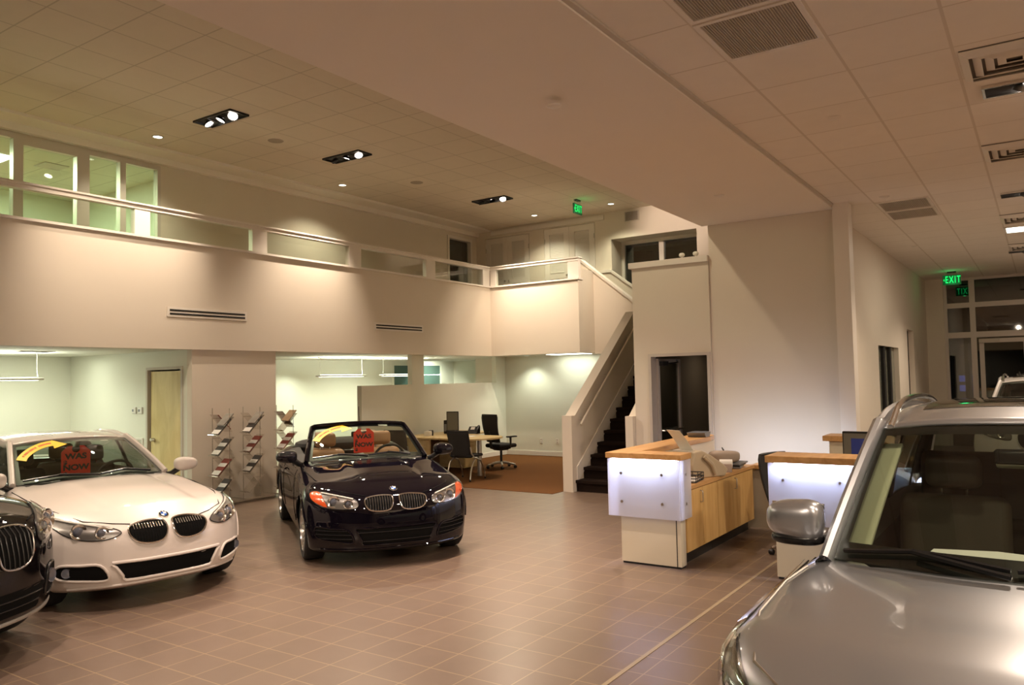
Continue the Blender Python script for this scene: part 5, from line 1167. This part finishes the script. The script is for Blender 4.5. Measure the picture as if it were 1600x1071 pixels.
def kit_e88(t, S, ws, rp, pm):
    k = smooth_poly([(.036,.684),(.042,.615),(.080,.572),(.17,.562),(.265,.578),(.308,.630),(.296,.682),(.18,.702),(.070,.700)], 5)
    for p in both(k): kidney(t, S, p, 10, 'car_lampcase', 'chrome', .008)
    h = smooth_poly([(.395,.600),(.385,.664),(.50,.705),(.62,.730),(.745,.748),(.805,.722),(.785,.660),(.70,.605),(.54,.588)], 4)
    for p, sg in zip(both(h), (1,-1)):
        am = smooth_poly([(sg*y, z) for y, z in ((.66,.606),(.69,.68),(.71,.732),(.755,.742),(.799,.720),(.778,.660))], 3)
        headlight(t, S, p, [(sg*.600,.657,.062),(sg*.470,.640,.048)], 'car_lampcase_mid', am, brow=[(sg*y, z) for y, z in ((.42,.680),(.53,.704),(.64,.724),(.70,.733))])
    intake(t, S, smooth_poly(dens([(-.40,.40),(-.33,.235),(.33,.235),(.40,.40)], 4), 2), lip=(pm,.010), bars=3)
    for p, sg in zip(both(smooth_poly([(.43,.27),(.48,.385),(.62,.40),(.755,.415),(.775,.36),(.74,.30),(.58,.275)], 4)), (1,-1)): intake(t, S, p, 'side_intake', lip=(pm,.010), bars=3)
    MB().tube([tuple(v) for v in S.front([(y,.19) for y in np.linspace(-.72,.72,30)], .0)], .012, 8).build('bumper_lip', pm, t, smooth=True)
    c = S.upper([(.60,0)], .002)[0]; emblem(t, c, S.nrm(np.array([c]))[0], .041)
    for sg in (-1,1): ear_mirror(t, -.80, .935, 1.015, sg, pm, (.10,.12,.072))
    for y in (-.36,.36): seat(t, -1.45, y, .50, 'car_tan', 1.0, lean=.24)
    for y in (-.30,.30): seat(t, -2.15, y, .56, 'car_tan', .98, w=.52, lean=.15)
    MB().rbox((-2.05,0,.93),(.03,1.20,.06),.012).build('wind_deflector', 'car_trimblack', t, smooth=True)
    MB().sell((-2.72,0,.985),(.36,.66,.10),.7,.6,28,10).build('soft_top_cover', 'car_softtop', t, smooth=True)
    for sg in (-1,1):
        p = S.sideways([(x,.78) for x in np.linspace(.2,-2.9,20)], sg, .0); MB().tube([tuple(v) for v in p], .004, 6).build('side_crease', pm, t, smooth=True)
    MB().cyl((-2.95,.30,1.02),(-3.10,.30,1.50),.004,6).build('antenna', 'car_trimblack', t)
    arrow_sticker(t, ws)
    MB().grid(lambda u, v: ws(.40+.20*u, .92+.05*v, -.004), 3, 2).build('windscreen_label', 'paper', t)
    MB().add([(-.95,-.28,.965),(-.95,.02,.955),(-.72,.0,.96),(-.78,-.06,1.02)], [(0,1,2),(0,2,3)]).build('folded_paper', 'paper', t, solid=.001)
def rails(t, rp, xa, xe, y, h, m, r=.017):
    for sg in (-1,1):
        pts = []
        for k in np.linspace(0,1,26):
            p = rp(sg*y, lerp(xa, xe, k)); lift = h*min(1, math.sin(min(k,1-k)*PI*2.2) if min(k,1-k) < .23 else 1); pts.append((p[0], p[1], p[2]+.004+max(0, lift)))
        MB().tube(pts, r, 10).build('roof_rail', m, t, smooth=True)
def kit_x3(t, S, ws, rp, pm):
    rails(t, rp, -1.22, -3.4, .90, .055, 'chrome')
    MB().grid(lambda u, v: rp(math.copysign(abs(u*2-1)**.8, u*2-1)*.72, -1.62-1.15*v, .012), 18, 10).build('sunroof', 'car_roofglass', t, smooth=True)
    for sg in (-1,1):
        # big foreground door mirror
        x, y, z = -.76, .905, 1.165
        a = MB().sell((x, sg*y, z), (.09,.128,.090), .62, .62, 40, 24, fn=lambda p, q, r: (p if p > -.45 else -.45, q, (r+(.12*sg*q if r < 0 else 0))*(1-.10*sg*q))).build('door_mirror', pm, t, smooth=True, ang=50)
        MB().sell((x-.005, sg*(y-.01), z-.085), (.084,.122,.032), .7, .7, 32, 12).build('mirror_base', 'car_trimblack', a, smooth=True)
        MB().box((x-.055, sg*(y-.12), z-.06), (x-.0462, sg*(y+.12), z+.07)).build('mirror_glass', 'chrome', a)
        MB().tube([(x-.005, sg*(y-.06), z-.06),(x-.03, sg*(y-.12), z-.07),(x-.06, sg*(y-.19), z-.075)], [.045,.036,.05], 14, ry=.035).build('mirror_arm', pm, a, smooth=True)
    k = smooth_poly([(.04,.86),(.045,.74),(.08,.70),(.17,.69),(.26,.71),(.30,.77),(.29,.84),(.18,.875),(.07,.88)], 4)
    for p in both(k): kidney(t, S, p, 8)
    h = smooth_poly([(.42,.72),(.43,.80),(.60,.825),(.78,.85),(.885,.94),(.872,.84),(.79,.74),(.58,.70)], 4)
    for p, sg in zip(both(h), (1,-1)): headlight(t, S, p, [(sg*.66,.78,.065),(sg*.52,.775,.055)])
    intake(t, S, smooth_poly(dens([(-.50,.50),(-.45,.38),(.45,.38),(.50,.50)], 4), 2))
    c = S.upper([(.70,0)], .002)[0]; emblem(t, c, S.nrm(np.array([c]))[0], .041)
    for y in (-.33,.33): seat(t, -1.42, y, .66, 'car_greybrown', 1.19, lean=.20, w=.54)
    MB().rbox((-2.45,0,.85),(.5,1.2,.18),.05).build('rear_seat', 'car_greybrown', t, smooth=True); MB().rbox((-2.72,0,1.08),(.14,1.2,.5),.05,3,0,(0,-.2,0)).build('rear_seat', 'car_greybrown', t, smooth=True)
    for sg in (-1,1):
        MB().grid(lambda u, v: tuple(np.array(ws(sg*lerp(.80,.955,u), lerp(.06,.93,v), -.075))), 4, 12).build('inner_pillar', 'car_liner', t, smooth=True, solid=.02)
    MB().add([(-.70,.18,1.055),(-.72,-.36,1.055),(-.86,-.34,1.062),(-.90,-.1,1.066),(-.86,.2,1.062)], [(0,1,2,3,4)]).build('dash_paper', 'paper', t, solid=.002)
    MB().rbox((-1.30,.02,1.425),(.03,.26,.085),.02).build('sun_visor', 'car_liner', t, smooth=True)
def kit_x5(t, S, ws, rp, pm):
    rails(t, rp, -1.35, -3.5, .92, .07, 'chrome')
    for sg in (-1,1): ear_mirror(t, -.80, 1.06, 1.22, sg, pm, (.11,.14,.095))
    k = smooth_poly([(.045,.90),(.05,.75),(.085,.685),(.19,.665),(.30,.69),(.36,.77),(.365,.87),(.30,.925),(.13,.935)], 5)
    for p in both(k): kidney(t, S, p, 7, 'car_lampcase_dark', 'steel', .007)
    h = smooth_poly([(.46,.80),(.46,.90),(.60,.965),(.76,1.0),(.875,.99),(.88,.92),(.80,.86),(.62,.81)], 4)
    for p, sg in zip(both(h), (1,-1)): headlight(t, S, p, [(sg*.70,.905,.07),(sg*.56,.875,.06)])
    intake(t, S, smooth_poly(dens([(-.50,.52),(-.42,.36),(.42,.36),(.50,.52)], 4), 2), bars=2)
    for p, sg in zip(both(smooth_poly([(.53,.42),(.55,.58),(.62,.61),(.70,.60),(.71,.52),(.66,.42)], 4)), (1,-1)): intake(t, S, p, 'side_intake', lip=('car_trimblack',.010), fog=(sg*.62,.52,.05))
    MB().tube([tuple(v) for v in S.front([(y,.315) for y in np.linspace(-.80,.80,30)], .0)], .018, 8).build('skid_strip', 'silver', t, smooth=True)
    c = S.upper([(.76,0)], .002)[0]; emblem(t, c, S.nrm(np.array([c]))[0], .041)
    for y in (-.38,.38): seat(t, -1.5, y, .72, 'car_brown', 1.28, lean=.20, w=.54)
    MB().grid(lambda u, v: rp((u*2-1)*.72, -1.75-1.2*v, .012), 12, 10).build('sunroof', 'car_roofglass', t, smooth=True)
R_ = math.radians
c_white, _ = car('coupe_car', 'white coupe with yellow arrow and red price tag in its windscreen', 'car', (4.139,7.074,0), R_(-98.2), E92, WHITE, kit_e92)
c_black, _ = car('convertible_car', 'black open convertible with tan seats and chrome twin grille', 'car', (6.403,6.089,0), R_(-125.0), E88, BLACKP, kit_e88)
c_silver, _ = car('suv_car', 'silver grey SUV with roof rails and sunroof in the right foreground', 'car', (3.098,.10,0), R_(180.), X3, SILVER, kit_x3)
c_dark, _ = car('suv_car', 'black SUV nose with chrome grille at the left frame edge before the white coupe', 'car', (2.02,6.42,0), R_(-68.), X5, DARKP, kit_x5)
X5b = dict(X5); X5b['res'] = (80,36,24)
c_far, _ = car('suv_car', 'white SUV roof with rails seen behind the silver SUV near the far entrance', 'car', (14.6,.0,0), R_(180.), X5b, WHITE, kit_x5)
hang_tag(c_white, (-1.440,-.01,1.190), .0, 'red WAS NOW price tag hanging in the windscreen of the white coupe', .80)
hang_tag(c_black, (-1.232,.035,1.225), .0, 'red WAS NOW price tag hanging in the windscreen of the black convertible', .71)
# ================================================================== LIGHT
def S3(loc, tg, e, col=WARM2, ang=70, size=.07, blend=.8): return lamp('SPOT', 'spot_lamp', loc, e, col, tg, size, ang, blend)
K = 1.45
# visible upper row
for (l, lb, on), am in zip(fx, F_AIM):
    for i in on: spot_at(l, (-.29,0,.29)[i], am[i], (330 if am is F_AIM[0] and i == 1 else 470 if am[i][2] > 1 else (330 if am is F_AIM[0] and i == 0 else 560))*K, 75, blend=1.)
# same row continuing towards the front of the showroom, and the row hidden behind the soffit
for x, tg in ((3.7,(3.5,7.5,0)),(.3,(2.5,6.5,0)),(-3,(0,7,0))):
    for d in (-.3, .3): S3((x,10+d,ZC-.15), (tg[0]+d*3, tg[1]-1.5*d, 0), 200*K)
for x, tg in ((9.4,(8.9,5.3,0.)),(7.2,(6.0,5.4,0)),(4.6,(5.0,4.2,0)),(1.8,(3.0,4.8,0))):
    S3((x,5.25,ZC-.15), tg, 460*K, PINK, 74)
S3((9.6,5.25,ZC-.15), (11.3,3.9,1.6), 90*K, (1,.83,.58), 75); S3((6.6,5.25,ZC-.15), (6.6,5.3,0), 350*K, PINK, 60)
S3((4.8,9.3,ZC-.15), (6.1,10.9,3.3), 230*K, WARM2, 60, blend=1.)  # extra spot with no fixture, added to brighten the balcony front
S3((13.6,6.9,ZC-.15), (15.28,9.3,3.2), 330*K, WARM2, 70); S3((14.8,6.9,ZC-.2), (XE,6.9,5.3), 120*K, PINK, 60)
for l in ((7.25,11.72),(11.3,11.72),(16.35,10.28),(16.4,8.2),(3.4,11.72),(-.5,11.72)): S3((l[0],l[1],ZC-.05), (l[0],l[1]+.25*(l[1] > 11.5),0), 95*K, (1,.93,.66), 125, .06)
# unseen wide spots added out of frame so bounced light lifts the ceilings
for x, y, z, tg in ((-3.5,-4.5,3.98,(-2,-5.5,0)),(.5,-4.5,3.98,(1,-6,0)),(4.5,-4.5,3.98,(4.5,-6,0)),(8.5,-4.5,3.98,(8.5,-6,0)),(12.5,-4.5,3.98,(12.5,-6,0)),(17,-4.5,3.98,(17,-5,0)),(-4,3,3.95,(-4,3,0))): S3((x,y,z), tg, 720*K, WARM2, 130, .08)
# right-hand ceiling rows
for x, y, tg in ((7.42,-.1,(5.6,.4,0)),(12.0,-.05,(12.,1.2,0)),(17.9,.05,(17.5,1.0,0)),(3.6,-.9,(3.0,1.2,0)),(-.8,.0,(1.5,2.5,0)),(1.2,-3.2,(3.0,.2,.8)),(5.2,-3.2,(4.5,-1,0)),(-3.5,1.0,(1.0,4.0,0))):
    S3((x,y,3.98), tg, 190*K, WARM2, 110, .07)
for x, y in ((15.1,-.05),(9.,-3.5),(13,-3.5)): lamp('AREA', 'troffer_lamp', (x,y,4.09), 30*K, (1,.86,.66), (x,y,0), .1, sx=.5, sy=.9)
# offices
S3((17.1,13.8,2.38), (17.4,14.7,1.4), 110, OFFICE, 120, .05)
for x, y in ((15.8,10.25),(12.2,14.1),(14.7,12.3)): S3((x,y,2.38), (x,y,0), 45, OFFICE, 120, .05)
for x, y in ((2.0,12.8),(6.3,13.6),(14.0,13.4)): lamp('AREA', 'office_fill', (x,y,2.40), 17, OFFICE, (x,y,0), .1, sx=1.2, sy=.3)  # area fills with no fixture, added to brighten the office walls
lamp('AREA', 'corridor_fill', (13.6,4.65,2.3), 1.2, WARM2, (13.6,4.65,0), .1, sx=.3, sy=.3)  # faint unseen source added to lift the dark corridor
S3((7.0,-1.6,3.98), (8.4,3.0,.5), 170*K, WARM2, 70)  # unseen spot added to brighten the reception cabinets
lamp('POINT', 'exit_glow', (20.4,1.67,3.9), .8, (.05,1,.25), size=.08); lamp('POINT', 'exit_glow', (15.55,8.45,ZC-.22), .6, (.05,1,.25), size=.05)
# world: dim warm-grey night ambience
W_ = bpy.data.worlds.new('night'); SC.world = W_; W_.use_nodes = True; W_.node_tree.nodes['Background'].inputs[0].default_value = (.010,.010,.012,1); W_.node_tree.nodes['Background'].inputs[1].default_value = 1.
# ================================================================== CAMERA
def cam_axes(yaw, pit, roll):
    cp, sp = math.cos(pit), math.sin(pit); c, s = math.cos(yaw), math.sin(yaw)
    fw = Vector((c*cp, s*cp, sp)); rt = Vector((s, -c, 0)); up = rt.cross(fw)
    return math.cos(roll)*rt+math.sin(roll)*up, -math.sin(roll)*rt+math.cos(roll)*up, fw
r_, u_, f_ = cam_axes(R_(34.0), R_(2.7), R_(-1.2))
cd = bpy.data.cameras.new('camera'); cd.sensor_width = 36.; cd.lens = 1230./1600*36; cd.clip_start = .05; cd.clip_end = 100
co = bpy.data.objects.new('camera', cd); COL.objects.link(co)
co.matrix_world = Matrix(((r_.x,u_.x,-f_.x,0),(r_.y,u_.y,-f_.y,0),(r_.z,u_.z,-f_.z,1.85),(0,0,0,1)))
SC.camera = co
vs = SC.view_settings; vs.view_transform = 'Standard'; vs.look = 'None'; vs.exposure = .12; vs.gamma = 1.; vs.use_curve_mapping = False
SC.cycles.use_denoising = True; SC.cycles.max_bounces = 8; SC.cycles.diffuse_bounces = 5; SC.cycles.glossy_bounces = 4; SC.cycles.transparent_max_bounces = 24; SC.cycles.sample_clamp_indirect = 6.
SC.cycles.caustics_reflective = False; SC.cycles.caustics_refractive = False
